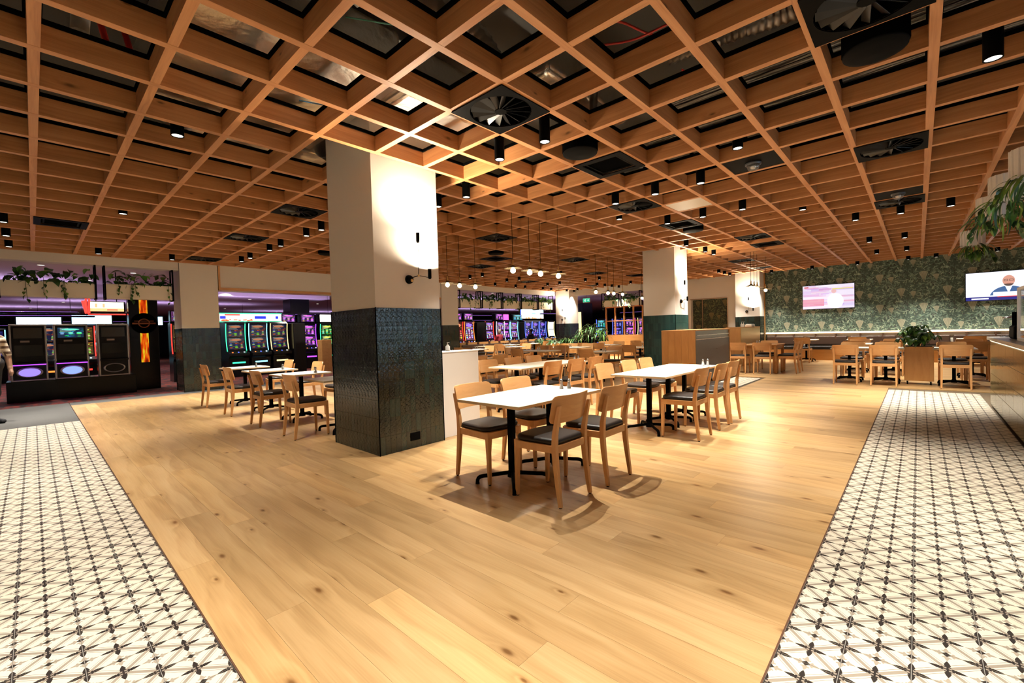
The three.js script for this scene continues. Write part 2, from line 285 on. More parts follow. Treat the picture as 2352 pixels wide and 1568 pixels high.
// ---- ceiling ----
const ceiling = struct('ceiling', 'open timber grid ceiling of square cells below a dark services void', 'ceiling');
mesh('concrete_slab', box(-13.4, 3.3, SLAB, SLAB + 0.15, -18.7, 2.6), M.slab, ceiling);
{
  const hw = 0.029;
  const segs = (a, b, test) => { let iv = [[a, b]]; for (const [p, q] of test) { const o = []; for (const [s, e] of iv) { if (q <= s || p >= e) o.push([s, e]); else { if (p > s) o.push([s, p]); if (q < e) o.push([q, e]); } } iv = o; } return iv; };
  for (let i = -18; i <= 9; i++) {
    const x = GX(i), zn = x > -4.2 ? -18.58 : (x > -5.06 ? -17.88 : (x > -8.9 ? -18.28 : -17.98));
    const iv = segs(zn, 2.5, COLS.filter(c => x + hw > c[0] && x - hw < c[1]).map((c, q) => [c[2] - 0.006, i === -4 && c[3] > -3 ? GZ(0) - 0.03 : c[3] + 0.006]));
    for (const [a, b] of iv) { if (b - a < 0.05) continue; mesh('beam', metreUV(rbox(x - hw, x + hw, CEIL, CEIL + BD, a, b, 0.0015, 1), 2, rnd() * 3, rnd()), M.beam, ceiling); mesh('suspension_rail', box(x - 0.042, x + 0.042, CEIL + BD, CEIL + BD + 0.03, a, b), M.blackMatt, ceiling); }
  }
  for (let j = -7; j <= 27; j++) {
    const z = GZ(j), xe = 3.25;
    if (z > 2.5) continue;
    const cols = COLS.filter(c => z + hw > c[2] && z - hw < c[3]).map(c => [c[0] - 0.006, c[1] + 0.006]);
    if (z < -17.85) cols.push([-5.06, -4.21]);
    const iv = segs(-13.16, xe, cols);
    for (const [a, b] of iv) { if (b - a < 0.05) continue; mesh('beam', metreUV(rbox(a, b, CEIL + 0.0015, CEIL + BD - 0.0015, z - hw, z + hw, 0.0015, 1), 0, rnd() * 3, rnd()), M.beam, ceiling); mesh('suspension_rail', box(a, b, CEIL + BD + 0.001, CEIL + BD + 0.029, z - 0.042, z + 0.042), M.blackMatt, ceiling); }
  }
}
// ---- wallpaper ----
TX.paper = canvasTex(1024, 1024, (c, W) => {
  c.fillStyle = '#3c4d43'; c.fillRect(0, 0, W, W);
  const wrap = (x, y, fn) => { for (const a of [-W, 0, W]) for (const b of [-W, 0, W]) { c.save(); c.translate(x + a, y + b); fn(); c.restore(); } };
  const cols = ['#5d7063', '#6a8070', '#4f6258', '#7e917f', '#8fa08c', '#43534a', '#6f8472', '#9caa93', '#333c36', '#667d72'];
  for (let k = 0; k < 520; k++) { const x = rnd() * W, y = rnd() * W, s = rr(22, 70), r = rnd() * 6.28, col = pick(cols), kind = rnd(); wrap(x, y, () => { c.rotate(r); c.fillStyle = col; c.beginPath(); c.moveTo(-s, 0); c.quadraticCurveTo(0, -s * (kind > 0.5 ? 0.55 : 0.28), s, 0); c.quadraticCurveTo(0, s * (kind > 0.5 ? 0.55 : 0.28), -s, 0); c.fill(); if (kind > 0.6) { c.strokeStyle = '#6f8a70'; c.lineWidth = 1.6; c.beginPath(); c.moveTo(-s, 0); c.lineTo(s, 0); c.stroke(); } }); }
  for (let k = 0; k < 150; k++) { const x = rnd() * W, y = rnd() * W, s = rr(9, 24), col = pick(['#15191a', '#22201f', '#12201a', '#8a9a78', '#75806a', '#3c2f33']); wrap(x, y, () => { c.fillStyle = col; c.beginPath(); c.ellipse(0, 0, s, s * 0.55, rnd() * 0.01 + k, 0, 7); c.fill(); }); }
  const fan = (x, y, s) => wrap(x, y, () => { c.fillStyle = '#a09f88'; c.beginPath(); c.moveTo(-36 * s, -8 * s); c.bezierCurveTo(-30 * s, -34 * s, 30 * s, -34 * s, 38 * s, -10 * s); c.bezierCurveTo(26 * s, 30 * s, 14 * s, 60 * s, 4 * s, 100 * s); c.bezierCurveTo(-8 * s, 60 * s, -26 * s, 24 * s, -36 * s, -8 * s); c.fill(); c.strokeStyle = '#6d7060'; c.lineWidth = 3 * s; for (let q = -2; q <= 2; q++) { c.beginPath(); c.moveTo(q * 13 * s, -18 * s); c.lineTo(4 * s + q * 2 * s, 84 * s); c.stroke(); } });
  fan(120, 230, 2.7); fan(632, 742, 2.7); fan(400, 320, 1.8); fan(912, 832, 1.8);
}, 1 / 1.04, 1 / 0.97);
M.paper = std({ map: TX.paper, color: lin(1, 1, 1), roughness: 0.8 });
M.paperDoor = std({ map: TX.paper, color: lin(0.42, 0.33, 0.18), roughness: 0.75 });
{
  structMesh('wall_north', metreUV(box(-4.22, 3.3, 0, SLAB, -18.72, -18.6)), M.paper, 'dark green leafy wallpaper wall behind the banquette', 'wall');
  const w = struct('wall_northwest', 'plain white wall with a wallpapered recess', 'wall');
  mesh('wall_panel', merge([box(-8.9, -6.85, 0, SLAB, -18.55, -18.3), box(-5.45, -5.056, 0, SLAB, -18.55, -18.3), box(-6.85, -5.45, 2.33, SLAB, -18.55, -18.3)]), M.white, w);
  mesh('recess_panel', metreUV(box(-6.85, -5.45, 0, 2.33, -18.6, -18.52)), M.paperDoor, w);
  mesh('recess_frame', merge([box(-6.87, -5.43, 2.33, 2.36, -18.31, -18.27), box(-5.45, -5.42, 0, 2.33, -18.5, -18.28), box(-6.47, -6.44, 0, 2.33, -18.52, -18.49)]), std({ color: lin(0.35, 0.22, 0.13), metalness: 0.7, roughness: 0.3 }), w);
  structMesh('wall_west', merge([box(-13.5, -13.2, 2.97, SLAB, -2.463, 2.6)]), M.white, 'white bulkhead above the planted opening beside the slot machines', 'wall');
  structMesh('wall_west_middle', merge([box(-13.6, -13.2, 2.6, SLAB, -10.453, -3.277)]), M.white, 'deep white bulkhead above the wide gaming room opening', 'wall');
  structMesh('trim_3', metreUV(box(-13.62, -13.185, 2.53, 2.6, -10.453, -3.277), 2), M.ply, 'timber lip below the white bulkhead over the gaming room', 'trim');
  structMesh('trim_4', box(-13.2, -13.16, 2.53, CEIL, -3.32, -3.28), M.ply, 'thin timber upright where the bulkhead meets the tiled pillar', 'trim');
  structMesh('wall_west_far', box(-13.5, -13.2, 2.95, SLAB, -17.545, -11.277), M.white, 'white bulkhead above the planters behind the low booth', 'wall');
  structMesh('wall_north_bulkhead', box(-13.5, -8.9, 2.9, SLAB, -18.3, -18.0), M.white, 'white bulkhead above the opening with the slatted screen', 'wall');
  structMesh('wall_east', box(3.3, 3.42, 0, SLAB, -18.72, 2.6), M.white, 'white kitchen back wall beyond the counter', 'wall');
  structMesh('wall_south', box(-13.5, 3.42, 0, SLAB, 2.6, 2.72), M.white, 'plain white wall on the entrance side', 'wall');
  structMesh('trim_5', box(-4.235, -4.205, 0, CEIL, -18.6, -18.5), M.ply, 'narrow timber edge strip beside the leafy wallpaper', 'trim');
}
// ---- gaming room shell ----
M.mauve = std({ color: lin(0.58, 0.52, 0.56), roughness: 0.85 });
M.darkWall = std({ color: lin(0.012, 0.011, 0.016), roughness: 0.6 });
{
  const c = struct('ceiling_001', 'flat mauve ceiling of the gaming room', 'ceiling');
  mesh('ceiling_panel', box(-50, -13.5, 3.12, 3.25, -45, 20), M.mauve, c); mesh('ceiling_panel', box(-13.5, -8, 3.12, 3.25, -45, -18.3), M.mauve, c);
  mesh('dropped_panel', box(-22, -19.2, 2.9, 3.12, -9, 3), M.mauve, c); mesh('dropped_panel', box(-22.5, -18.6, 2.92, 3.12, -24, -12), M.mauve, c); mesh('dropped_panel', box(-12.6, -9.2, 2.92, 3.12, -25.5, -22), M.mauve, c);
  structMesh('wall_gaming_west', box(-50.1, -50, 0, 3.25, -45, 20), M.darkWall, 'dark far wall of the gaming room', 'wall');
  structMesh('wall_gaming_south', box(-50, -13.5, 0, 3.25, 20, 20.1), M.darkWall, 'dark side wall of the gaming room', 'wall');
  structMesh('wall_gaming_north', box(-50, -8, 0, 3.25, -45.1, -45), M.darkWall, 'dark end wall of the gaming room', 'wall');
  structMesh('wall_gaming_east', box(-8, -7.9, 0, 3.25, -45, -18.56), M.darkWall, 'dark return wall behind the slatted screen', 'wall');
  structMesh('wall_entry', box(-13.6, -13.5, 0, SLAB, 2.6, 20), M.white, 'white return wall beside the gaming room entrance', 'wall');
}

// ================= CEILING FITTINGS AND LAMPS =================

const LANDMARKS = [[-2.5, -2.97, 'the four-seat table by the half wall'], [-2.4, -5.6, 'the long six-seat table'], [-4.65, -5.9, 'the pendant table beyond the half wall'], [-5.0, -4.0, 'the back of the green tiled pillar'], [-3.4, -1.2, 'the open oak floor by the green pillar'], [-6.98, -5.9, 'the table behind the green pillar'], [-7.4, -2.8, 'the small tables beside the green pillar'], [-9.6, -2.8, 'the small tables near the gaming pillar'], [-11.5, -3.2, 'the floor by the gaming room pillar'], [-12.3, -1.0, 'the grey floor by the slot plinth'], [-9.8, .3, 'the long tile strip'], [-.2, -3.4, 'the tile strip end nearest the entrance'], [.3, -4.8, 'the counter end nearest the entrance'], [-.6, -7.0, 'the oak aisle along the tile strip'], [-2.6, -7.6, 'the aisle before the service cabinet'], [-3.2, -9.6, 'the front of the service cabinet'], [-1.3, -9.0, 'the aisle middle by the tile strip'], [0, -10, 'the far end of the tile strip'], [0, -12, 'the wheeled planter'], [-1, -13.5, 'the second-row tables by the planter'], [-.3, -15.5, 'the space before the banquette'], [-3.1, -13.2, 'the four-legged timber table'], [-3.8, -11.5, 'the side of the service cabinet'], [-4.3, -15.8, 'the waiter station'], [-3.8, -17.8, 'the wallpaper edge'], [-1.6, -17.8, 'the banquette middle'], [.6, -17.8, 'the banquette under the presenter television'], [-5, -16.8, 'the pillar by the wallpaper'], [-6.2, -10.8, 'the teal pillar pendants'], [-8, -9.5, 'the middle row table'], [-8.2, -11.6, 'the row behind the middle row'], [-8.2, -13.4, 'the table before the plant box'], [-10.6, -15, 'the long plant box'], [-10.2, -12.5, 'the aisle beside the booth'], [-10.5, -9.5, 'the aisle by the booth end pillar'], [-12.2, -12.3, 'the booth near its end pillar'], [-12.2, -14.3, 'the middle of the booth'], [-12.2, -16.4, 'the booth near the corner pillar'], [-9.5, -17.3, 'the timber screen'], [-7.5, -16.5, 'the table before the timber screen'], [-11.6, -6.5, 'the floor under the deep bulkhead'], [-6.6, -13.4, 'the back of the teal pillar'], [-11.2, -17.4, 'the exit sign opening']];
const near = (x, z) => LANDMARKS.reduce((a, b) => Math.hypot(b[0] - x, b[1] - z) < Math.hypot(a[0] - x, a[1] - z) ? b : a)[2];
const lmCount = {};
const dlBody = merge([cyl(0.052, 0.052, 0.0, 0.27, 0, 0, 24, true), (() => { const g = new THREE.RingGeometry(0.044, 0.052, 24); g.rotateX(Math.PI / 2); return g; })(), cyl(0.052, 0.052, 0.268, 0.27, 0, 0, 24), cyl(0.044, 0.044, 0.0, 0.02, 0, 0, 24, true)]);
const dlLens = (() => { const g = new THREE.CircleGeometry(0.044, 24); g.rotateX(Math.PI / 2); g.translate(0, 0.006, 0); return g; })();
const dlMount = merge([box(-0.02, 0.02, 0.27, 0.30, -0.3, 0.3), cyl(0.012, 0.012, 0.27, 0.29)]);
function downlight(i, j, y, label, group, cd = SPOT_CD, ang = 37, tint = WARM) {
  const t = thing('downlight', label, 'downlight', [GX(i), y, GZ(j)], 0, group);
  mesh('housing', dlBody, M.black, t); const mb = mesh('mounting_bar', dlMount, M.blackMatt, t); mb.position.y = 3.065 - y; mesh('lamp_lens', dlLens, M.lens, t);
  const s = new THREE.SpotLight(tint, cd, 0, ang * Math.PI / 180, 0.9, 2); s.name = 'lamp_beam'; s.position.set(0, -0.004, 0); s.castShadow = true; s.shadow.radius = 0.6; s.shadow.mapSize.set(512, 512);
  t.add(s); s.target.name = 'lamp_aim'; s.target.position.set(0, -3, 0); t.add(s.target);
  return t;
}
const longDL = [[-1.5, 2.5], [-.5, 2.5], [-3.5, 3.5], [-4.5, 3.5], [.5, 6.5], [-.5, 6.5], [-1.5, 6.5], [.5, 9.5], [-.5, 9.5], [-1.5, 9.5], [2.5, 13.5], [3.5, 13.5], [4.5, 13.5], [4.5, 4.5],
  [-8.5, 2.5], [-9.5, 2.5], [-11.5, 2.5], [-12.5, 2.5], [-14.5, 2.5], [-15.5, 2.5], [-12.5, -3.5], [-14.5, -3.5], [-16.5, -3.5], [-16.5, -1.5], [-16.5, .5], [-15.5, 6.5],
  [-14.5, 13.5], [-13.5, 13.5], [-14.5, 16.5], [-13.5, 16.5], [-16.5, 17.5], [-16.5, 19.5], [-16.5, 20.5], [-16.5, 22.5], [-16.5, 23.5], [-14.5, 20.5], [-13.5, 20.5], [-16.5, 25.5], [-16.5, 26.5],
  [-10.5, 16.5], [-11.5, 20.5], [-10.5, 20.5], [-12.5, 23.5], [-12.5, 24.5], [-12.5, 25.5], [-12.5, 26.5], [-10.5, 24.5], [-15.5, 25.5], [-4.5, 23.5], [-4.5, 24.5], [-4.5, 25.5], [-2.5, 26.5],
  [2.5, 18.5], [3.5, 18.5], [2.5, 22.5], [3.5, 22.5], [1.5, 26.5], [-.5, 26.5], [3.5, 26.5], [4.5, 26.5], [6.5, 26.5], [-2.5, 13.5], [-2.5, 15.5], [-2.5, 16.5]];
for (const [i, j] of longDL) downlight(i, j, 3.065, 'long black cylinder downlight above ' + near(GX(i), GZ(j)), 'long downlights above ' + near(GX(i), GZ(j)));
for (const [i, j] of [[-4.5, -1.5], [-10.5, -1.5], [1.5, 5.5], [1.5, 11.5], [-2.5, 8.5]]) downlight(i, j, 3.155, 'short recessed black downlight above ' + near(GX(i), GZ(j)), 'recessed downlights');
// added downlights out of view, to light the foreground floor
for (const [i, j] of [[-8.5, -3.5], [-5.5, -4.5], [-1.5, -4.5], [2.5, -1.5], [4.5, -1.5], [3.5, -4.5], [4.5, 1.5], [7.5, 7.5], [7.5, 3.5], [0.5, -2.5]]) downlight(i, j, 3.065, 'added long black cylinder downlight, out of view over the entrance side of the hall', 'added entrance downlights');

// ---- swirl air diffusers ----
M.blade = phy({ color: lin(0.012, 0.011, 0.010), roughness: 0.3, specularIntensity: 0.6 });
const difFrame = (() => { const s = new THREE.Shape(); s.moveTo(-.297, -.297); s.lineTo(.297, -.297); s.lineTo(.297, .297); s.lineTo(-.297, .297); s.closePath(); const h = new THREE.Path(); h.absarc(0, 0, .262, 0, Math.PI * 2, true); s.holes.push(h); const g = new THREE.ExtrudeGeometry(s, { depth: 0.008, bevelEnabled: false, curveSegments: 40 }); g.rotateX(Math.PI / 2); return g; })();
const difPan = merge([cyl(.262, .262, 0, .09, 0, 0, 32, true), cyl(.262, .262, .088, .09, 0, 0, 32)]);
const difBlade = (() => { const g = new THREE.BoxGeometry(.2, .003, .052); g.rotateX(0.62); g.translate(.152, .012, 0); return g; })();
const difHub = cyl(.05, .05, -.004, .03, 0, 0, 24);
let dif0 = null;
function diffuser(i, j) {
  const label = 'black square swirl air diffuser above ' + near(GX(i), GZ(j)), group = 'swirl diffusers';
  if (dif0) return copyOf(dif0, [GX(i), 3.147, GZ(j)], 0, label, group);
  const t = dif0 = thing('air_diffuser', label, 'diffuser', [GX(i), 3.147, GZ(j)], 0, group);
  mesh('frame', difFrame, M.black, t); mesh('plenum_pan', difPan, M.blackMatt, t); mesh('hub', difHub, M.black, t);
  for (let k = 0; k < 16; k++) { const b = mesh('blade', difBlade, M.blade, t); b.rotation.y = k * Math.PI / 8 + 0.1; }
  return t;
}
for (const c of [[-.5, 1.5], [3.5, 2.5], [3.5, 7.5], [3.5, 12.5], [-1.5, 7.5], [-7.5, 1.5], [-11.5, 1.5], [-16.5, 1.5], [-6.5, 7.5], [-7.5, 13.5], [-.5, 14.5], [-2.5, 20.5], [-11.5, 11.5], [-14.5, 18.5], [-9.5, 18.5]]) diffuser(...c);
// ---- return air grilles ----
const grFrame = merge([box(-.297, .297, -.012, 0, .22, .297), box(-.297, .297, -.012, 0, -.297, -.22), box(-.297, -.22, -.012, 0, -.22, .22), box(.22, .297, -.012, 0, -.22, .22)]);
let gr0 = null;
for (const [i, j] of [[-.5, 4.5], [-1.5, 10.5], [-.5, 16.5], [-9.5, 10.5], [-12.5, -2.5], [-12.5, 8.5], [-8.5, 21.5]]) {
  const label = 'flat black framed return air grille above ' + near(GX(i), GZ(j)), group = 'return air grilles', p = [GX(i), 3.15, GZ(j)];
  if (gr0) { copyOf(gr0, p, 0, label, group); continue; }
  gr0 = thing('air_grille', label, 'grille', p, 0, group); mesh('frame', grFrame, M.black, gr0); mesh('inner_frame', merge([box(-.2, .2, .002, .012, .18, .2), box(-.2, .2, .002, .012, -.2, -.18), box(-.2, -.18, .002, .012, -.18, .18), box(.18, .2, .002, .012, -.18, .18)]), M.black, gr0); mesh('filter', box(-.24, .24, .015, .03, -.24, .24), M.blackMatt, gr0);
}
// ---- round speakers ----
let sp0 = null;
for (const [i, j] of [[-.5, 3.5], [3.5, 3.5], [-1.5, 11.5], [-8.5, 9.5], [-12.5, 4.5]]) {
  const label = 'round black ceiling loudspeaker above ' + near(GX(i), GZ(j)), group = 'ceiling loudspeakers', p = [GX(i), 3.10, GZ(j)];
  if (sp0) { copyOf(sp0, p, 0, label, group); continue; }
  sp0 = thing('ceiling_speaker', label, 'speaker', p, 0, group);
  mesh('housing', lathe([[0.001, .25], [.165, .25], [.185, .22], [.185, .04], [.18, .03]], 32), M.blackMatt, sp0); mesh('mounting_bar', box(-.3, .3, .236, .25, -.02, .02), M.blackMatt, sp0); mesh('speaker_grille', lathe([[.18, .03], [.178, .018], [.12, .004], [.001, 0]], 32), phy({ color: lin(.0035, .0035, .0035), roughness: .6, specularIntensity: .05 }), sp0);
}
// ---- dome cameras and white access panel ----
let dm0 = null;
for (const [i, j] of [[1.5, 6.5], [3.5, 11.5], [-2.5, 24.5], [-13.5, 24.5]]) {
  const label = 'clear dome security camera above ' + near(GX(i), GZ(j)), group = 'dome cameras', p = [GX(i), 3.155, GZ(j)];
  if (dm0) { copyOf(dm0, p, 0, label, group); continue; }
  dm0 = thing('dome_camera', label, 'camera', p, 0, group);
  mesh('panel', rbox(-.27, .27, 0, .012, -.27, .27, .003), M.black, dm0); mesh('collar', lathe([[.085, 0], [.085, -.02], [.07, -.025]], 24), M.darkSteel, dm0);
  mesh('dome', lathe([[.068, -.02], [.066, -.045], [.055, -.07], [.035, -.085], [.001, -.09]], 24), phy({ color: lin(.9, .9, .9), roughness: .03, transmission: .85, thickness: 0 }), dm0); mesh('camera_eye', lathe([[.001, -.02], [.04, -.02], [.035, -.05], [.02, -.065], [.001, -.065]], 16), M.steel, dm0);
}
single('access_panel', rbox(-.27, .27, 0, .012, -.27, .27, .003), M.whiteGloss, 'plain white square access panel in the timber ceiling grid', 'panel', null, [GX(-.5), 3.155, GZ(8.5)]);

// ---- services above the grid ----
single('foil_duct', metreUV(rbox(-5.35, -3.42, 3.5, 4.0, -2.35, -.72, .05, 3)), M.foil, 'wide duct wrapped in crinkled silver foil above the ceiling grid', 'duct');
single('foil_duct', metreUV(rbox(-3.95, -3.38, 3.48, 3.95, -3.6, -2.35, .08, 3)), M.foil, 'narrow foil-wrapped duct branching off toward the tiled pillar', 'duct');
single('foil_duct', metreUV(rbox(-7.2, -5.5, 3.55, 4.0, -3.4, -1.2, .06, 3)), M.foil, 'foil-wrapped duct box above the grid behind the tiled pillar', 'duct');
single('foil_duct', metreUV(rbox(-2.95, -2.35, 3.55, 3.95, -4.6, -3.15, .08, 3)), M.foil, 'foil-wrapped duct above the pair of downlights beside the swirl diffuser', 'duct');
const flex = (pts, r) => { const g = tube(pts, r, 90, 14); const p = g.attributes.position, n = g.attributes.normal; for (let i = 0; i < p.count; i++) { const ring = Math.floor(i / 15), d = (ring % 3 === 0 ? 0 : -0.012); p.setXYZ(i, p.getX(i) + n.getX(i) * d, p.getY(i) + n.getY(i) * d, p.getZ(i) + n.getZ(i) * d); } g.computeVertexNormals(); return g; };
single('flexible_duct', flex([[-1.5, 3.55, -3.6], [-1.0, 3.58, -3.72], [-.6, 3.6, -3.8], [-.22, 3.6, -3.45]], .13), std({ color: lin(.12, .10, .085), metalness: .8, roughness: .35 }), 'dark ribbed flexible duct leading to the swirl diffuser over the entrance', 'duct');
single('flexible_duct', flex([[-2.62, 3.45, -2.75], [-2.7, 3.72, -2.5], [-2.9, 3.8, -1.9], [-3.2, 3.8, -1.2]], .13), std({ color: lin(.35, .32, .28), metalness: .9, roughness: .35 }), 'silver ribbed flexible duct above the swirl diffuser near the tiled pillar', 'duct');
single('flexible_duct', flex([[-5.42, 3.62, -2.95], [-5.4, 3.56, -2.7], [-5.2, 3.52, -2.42]], .12), std({ color: lin(.45, .42, .36), metalness: .9, roughness: .35 }), 'silver ribbed flexible duct passing the head of the tiled pillar', 'duct');
for (const [x0, z0, x1, z1, r, lab] of [[-2.55, -4.15, -2.0, -3.3, .04, 'dark steel pipe crossing a grid cell beside the loudspeaker'], [-3.4, -5.4, -2.0, -6.6, .05, 'dark steel pipe above the grid over the long six-seat table']]) single('service_pipe', rod([x0, 3.55, z0], [x1, 3.55, z1], r), M.darkSteel, lab, 'pipe');
for (const [x0, x1, z, n, y, lab] of [[-2.0, 2.6, -4.5, 10, 3.46, 'bundle of pale grey cables above the grid near the recessed downlight'], [-2.4, 2.6, -5.25, 9, 3.48, 'second bundle of pale grey cables lying along the tray above the grid'], [-.4, 2.8, -3.35, 8, 3.46, 'bundle of pale cables above the swirl diffuser beside the counter']]) {
  const t = thing('cable_bundle', lab, 'cables', [0, 0, 0]);
  for (let k = 0; k < n; k++) { const o = rr(-.09, .09), pts = []; for (let q = 0; q <= 6; q++) pts.push([lerp(x0, x1, q / 6), y + rr(0, .05) + .004 * k, z + o + rr(-.03, .03)]); mesh('cable', tube(pts, .007, 24, 5), M.greyCable, t); }
  mesh('cable_tray', merge([box(x0, x1, y - .022, y - .012, z - .13, z - .12), box(x0, x1, y - .022, y - .012, z + .12, z + .13)]), M.darkSteel, t);
}
for (const [pts, lab] of [[[[-1.75, 3.5, -2.8], [-1.62, 3.55, -3.05], [-1.5, 3.52, -3.3], [-1.3, 3.6, -3.7]], 'slack red fire cable hanging in a grid cell over the entrance'], [[[-1.9, 3.52, -3.1], [-1.6, 3.48, -3.2], [-1.35, 3.5, -3.25]], 'short red cable crossing the cell over the entrance'], [[[-2.6, 3.5, -5.0], [-1.0, 3.52, -4.9], [1.0, 3.5, -5.0]], 'long red cable running beside the grey cable bundle'], [[[-1.5, 3.5, -3.9], [-1.42, 3.46, -4.1], [-1.2, 3.5, -4.35]], 'red cable loop above the cell next to the flexible duct']]) single('red_cable', tube(pts, .009, 30, 6), M.redCable, lab, 'cable');
for (const [x, z, lab] of [[-4.31, -.44, 'red sprinkler pipe next to the white pipe above the entrance grid'], [-4.5, -.62, 'second red sprinkler pipe beside the foil duct']]) single('sprinkler_pipe', rod([x, 3.45, z], [x - .35, 4.25, z + .1], .022), M.redCable, lab, 'pipe');
single('white_pipe', tube([[-4.26, 3.42, -.3], [-4.3, 3.7, -.32], [-4.3, 4.2, -.3]], .05, 20, 12), M.whitePipe, 'white plastic drain pipe above the entrance side of the grid', 'pipe');
for (const [a, b, lab] of [[[-3.0, 3.55, -1.6], [-2.5, 3.42, -2.05], 'thin green wire stretched over the cell beside the foil duct'], [[-4.2, 3.46, -1.75], [-4.0, 3.46, -2.3], 'thin blue wire lying across the silver foil duct']]) single('loose_wire', rod(a, b, .006, 5), std({ color: lab.includes('green') ? lin(.05, .22, .16) : lin(.05, .16, .32), roughness: .5 }), lab, 'wire');

// ---- pendant lamps ----
const ROW = ['entrance end', 'second in the row', 'third in the row', 'banquette end'];
const penShade = lathe([[.012, .10], [.018, .085], [.05, .06], [.1, .042], [.145, .034], [.145, .03], [.1, .038], [.05, .055], [.012, .08]], 28);
const penNeck = lathe([[.001, .175], [.012, .17], [.015, .15], [.012, .13], [.02, .115], [.02, .075], [.014, .06], [.001, .06]], 16);
const penBulb = lathe([[.014, .062], [.018, .045], [.038, .02], [.044, 0], [.038, -.022], [.02, -.04], [.001, -.046]], 20);
M.penShade = std({ color: lin(.16, .12, .07), metalness: .9, roughness: .38 });
function pendant(x, z, y, label, group) {
  const t = thing('pendant_lamp', label, 'pendant lamp', [x, y, z], 0, group);
  mesh('cord', cyl(.0045, .0045, .17, 3.34 - y, 0, 0, 6), M.black, t); mesh('ceiling_bar', box(-.3, .3, 3.336 - y, 3.35 - y, -.012, .012), M.blackMatt, t); mesh('neck', penNeck, M.brass, t); mesh('shade', penShade, M.penShade, t); mesh('bulb', penBulb, M.bulbGlass, t);
  const p = new THREE.PointLight(BULB, 2.0, 0, 2); p.name = 'lamp_glow'; p.castShadow = true; p.shadow.radius = 1.8; t.add(p);
}
[-5.24, -5.65, -5.94, -6.45].forEach((z, k) => pendant(-4.76, z, 2.24, 'brass bulb pendant over the table beyond the half wall, ' + ROW[k], 'pendants over the table by the half wall'));
[-5.7, -6.02, -6.46].forEach((z, k) => pendant(-6.97, z, 2.24, 'brass bulb pendant over the table behind the green pillar, ' + ['entrance end', 'middle', 'banquette end'][k], 'pendants behind the tiled pillar'));
[-10.12, -10.74, -11.05, -11.55].forEach((z, k) => pendant(-6.26, z, 2.24, 'brass bulb pendant beside the teal tiled pillar, ' + ROW[k], 'pendants by the teal pillar'));
pendant(-6.57, -13.4, 2.22, 'lone brass pendant with bare bulb hanging behind the teal tiled pillar');
[-12.79, -13.09, -13.39, -14.3].forEach((z, k) => pendant(-3.22, z, 2.24, 'brass bulb pendant over the four-legged timber table, ' + ROW[k], 'pendants over the four-legged table'));

// ---- wall lamps ----
const cupUp = merge([lathe([[.001, 0], [.014, .004], [.02, .018], [.02, .115], [.017, .115], [.017, .02], [.001, .014]], 20)]);
const cupLens = (() => { const g = new THREE.CircleGeometry(.0168, 18); g.rotateX(-Math.PI / 2); g.translate(0, .108, 0); return g; })();
function sconce(pos, turn, label, cd = 26) { // local: wall plane x=0, faces +x, z runs along the wall
  const t = thing('wall_lamp', label, 'wall lamp', pos, turn, 'two-arm black wall lamps');
  mesh('wall_plate', (() => { const g = lathe([[.001, .038], [.03, .036], [.046, .022], [.05, 0], [.001, 0]], 28); g.rotateZ(-Math.PI / 2); return g; })(), M.black, t);
  const kn = mesh('brass_knob', new THREE.SphereGeometry(.016, 16, 12), M.brass, t); kn.position.set(.04, -.012, -.012);
  mesh('arm', merge([rod([.03, .012, 0], [.075, .042, -.078], .005), rod([.075, .042, -.078], [.075, .405, -.082], .0035), rod([.075, .042, -.078], [.075, .03, -.215], .0035)]), M.black, t);
  const j = mesh('joint', new THREE.SphereGeometry(.012, 14, 10), M.brass, t); j.position.set(.075, .042, -.078);
  for (const [y, z] of [[.40, -.082], [.012, -.23]]) {
    const c = mesh('cup', cupUp, M.black, t); c.position.set(.075, y, z); const l = mesh('lamp_lens', cupLens, M.lens, c);
    const s = new THREE.SpotLight(BULB, cd, 0, 86 * Math.PI / 180, 1, 2); s.name = 'lamp_beam'; s.position.set(.075, y + .118, z); s.castShadow = true; s.shadow.radius = 0.8; s.target.name = 'lamp_aim'; s.target.position.set(.02, y + 1.5, z); t.add(s); t.add(s.target);
  }
}
sconce([-4.149, 1.877, -2.849], 0, 'black two-arm wall lamp with brass joint on the green tiled pillar');
sconce([-4.305, 1.888, -10.85], 0, 'black two-arm wall lamp on the teal tiled pillar');
sconce([-4.66, 1.75, -17.905], -Math.PI / 2, 'black two-arm wall lamp on the pillar beside the leafy wallpaper');
sconce([-12.8, 1.75, -17.555], -Math.PI / 2, 'black two-arm wall lamp on the corner pillar behind the green plants');

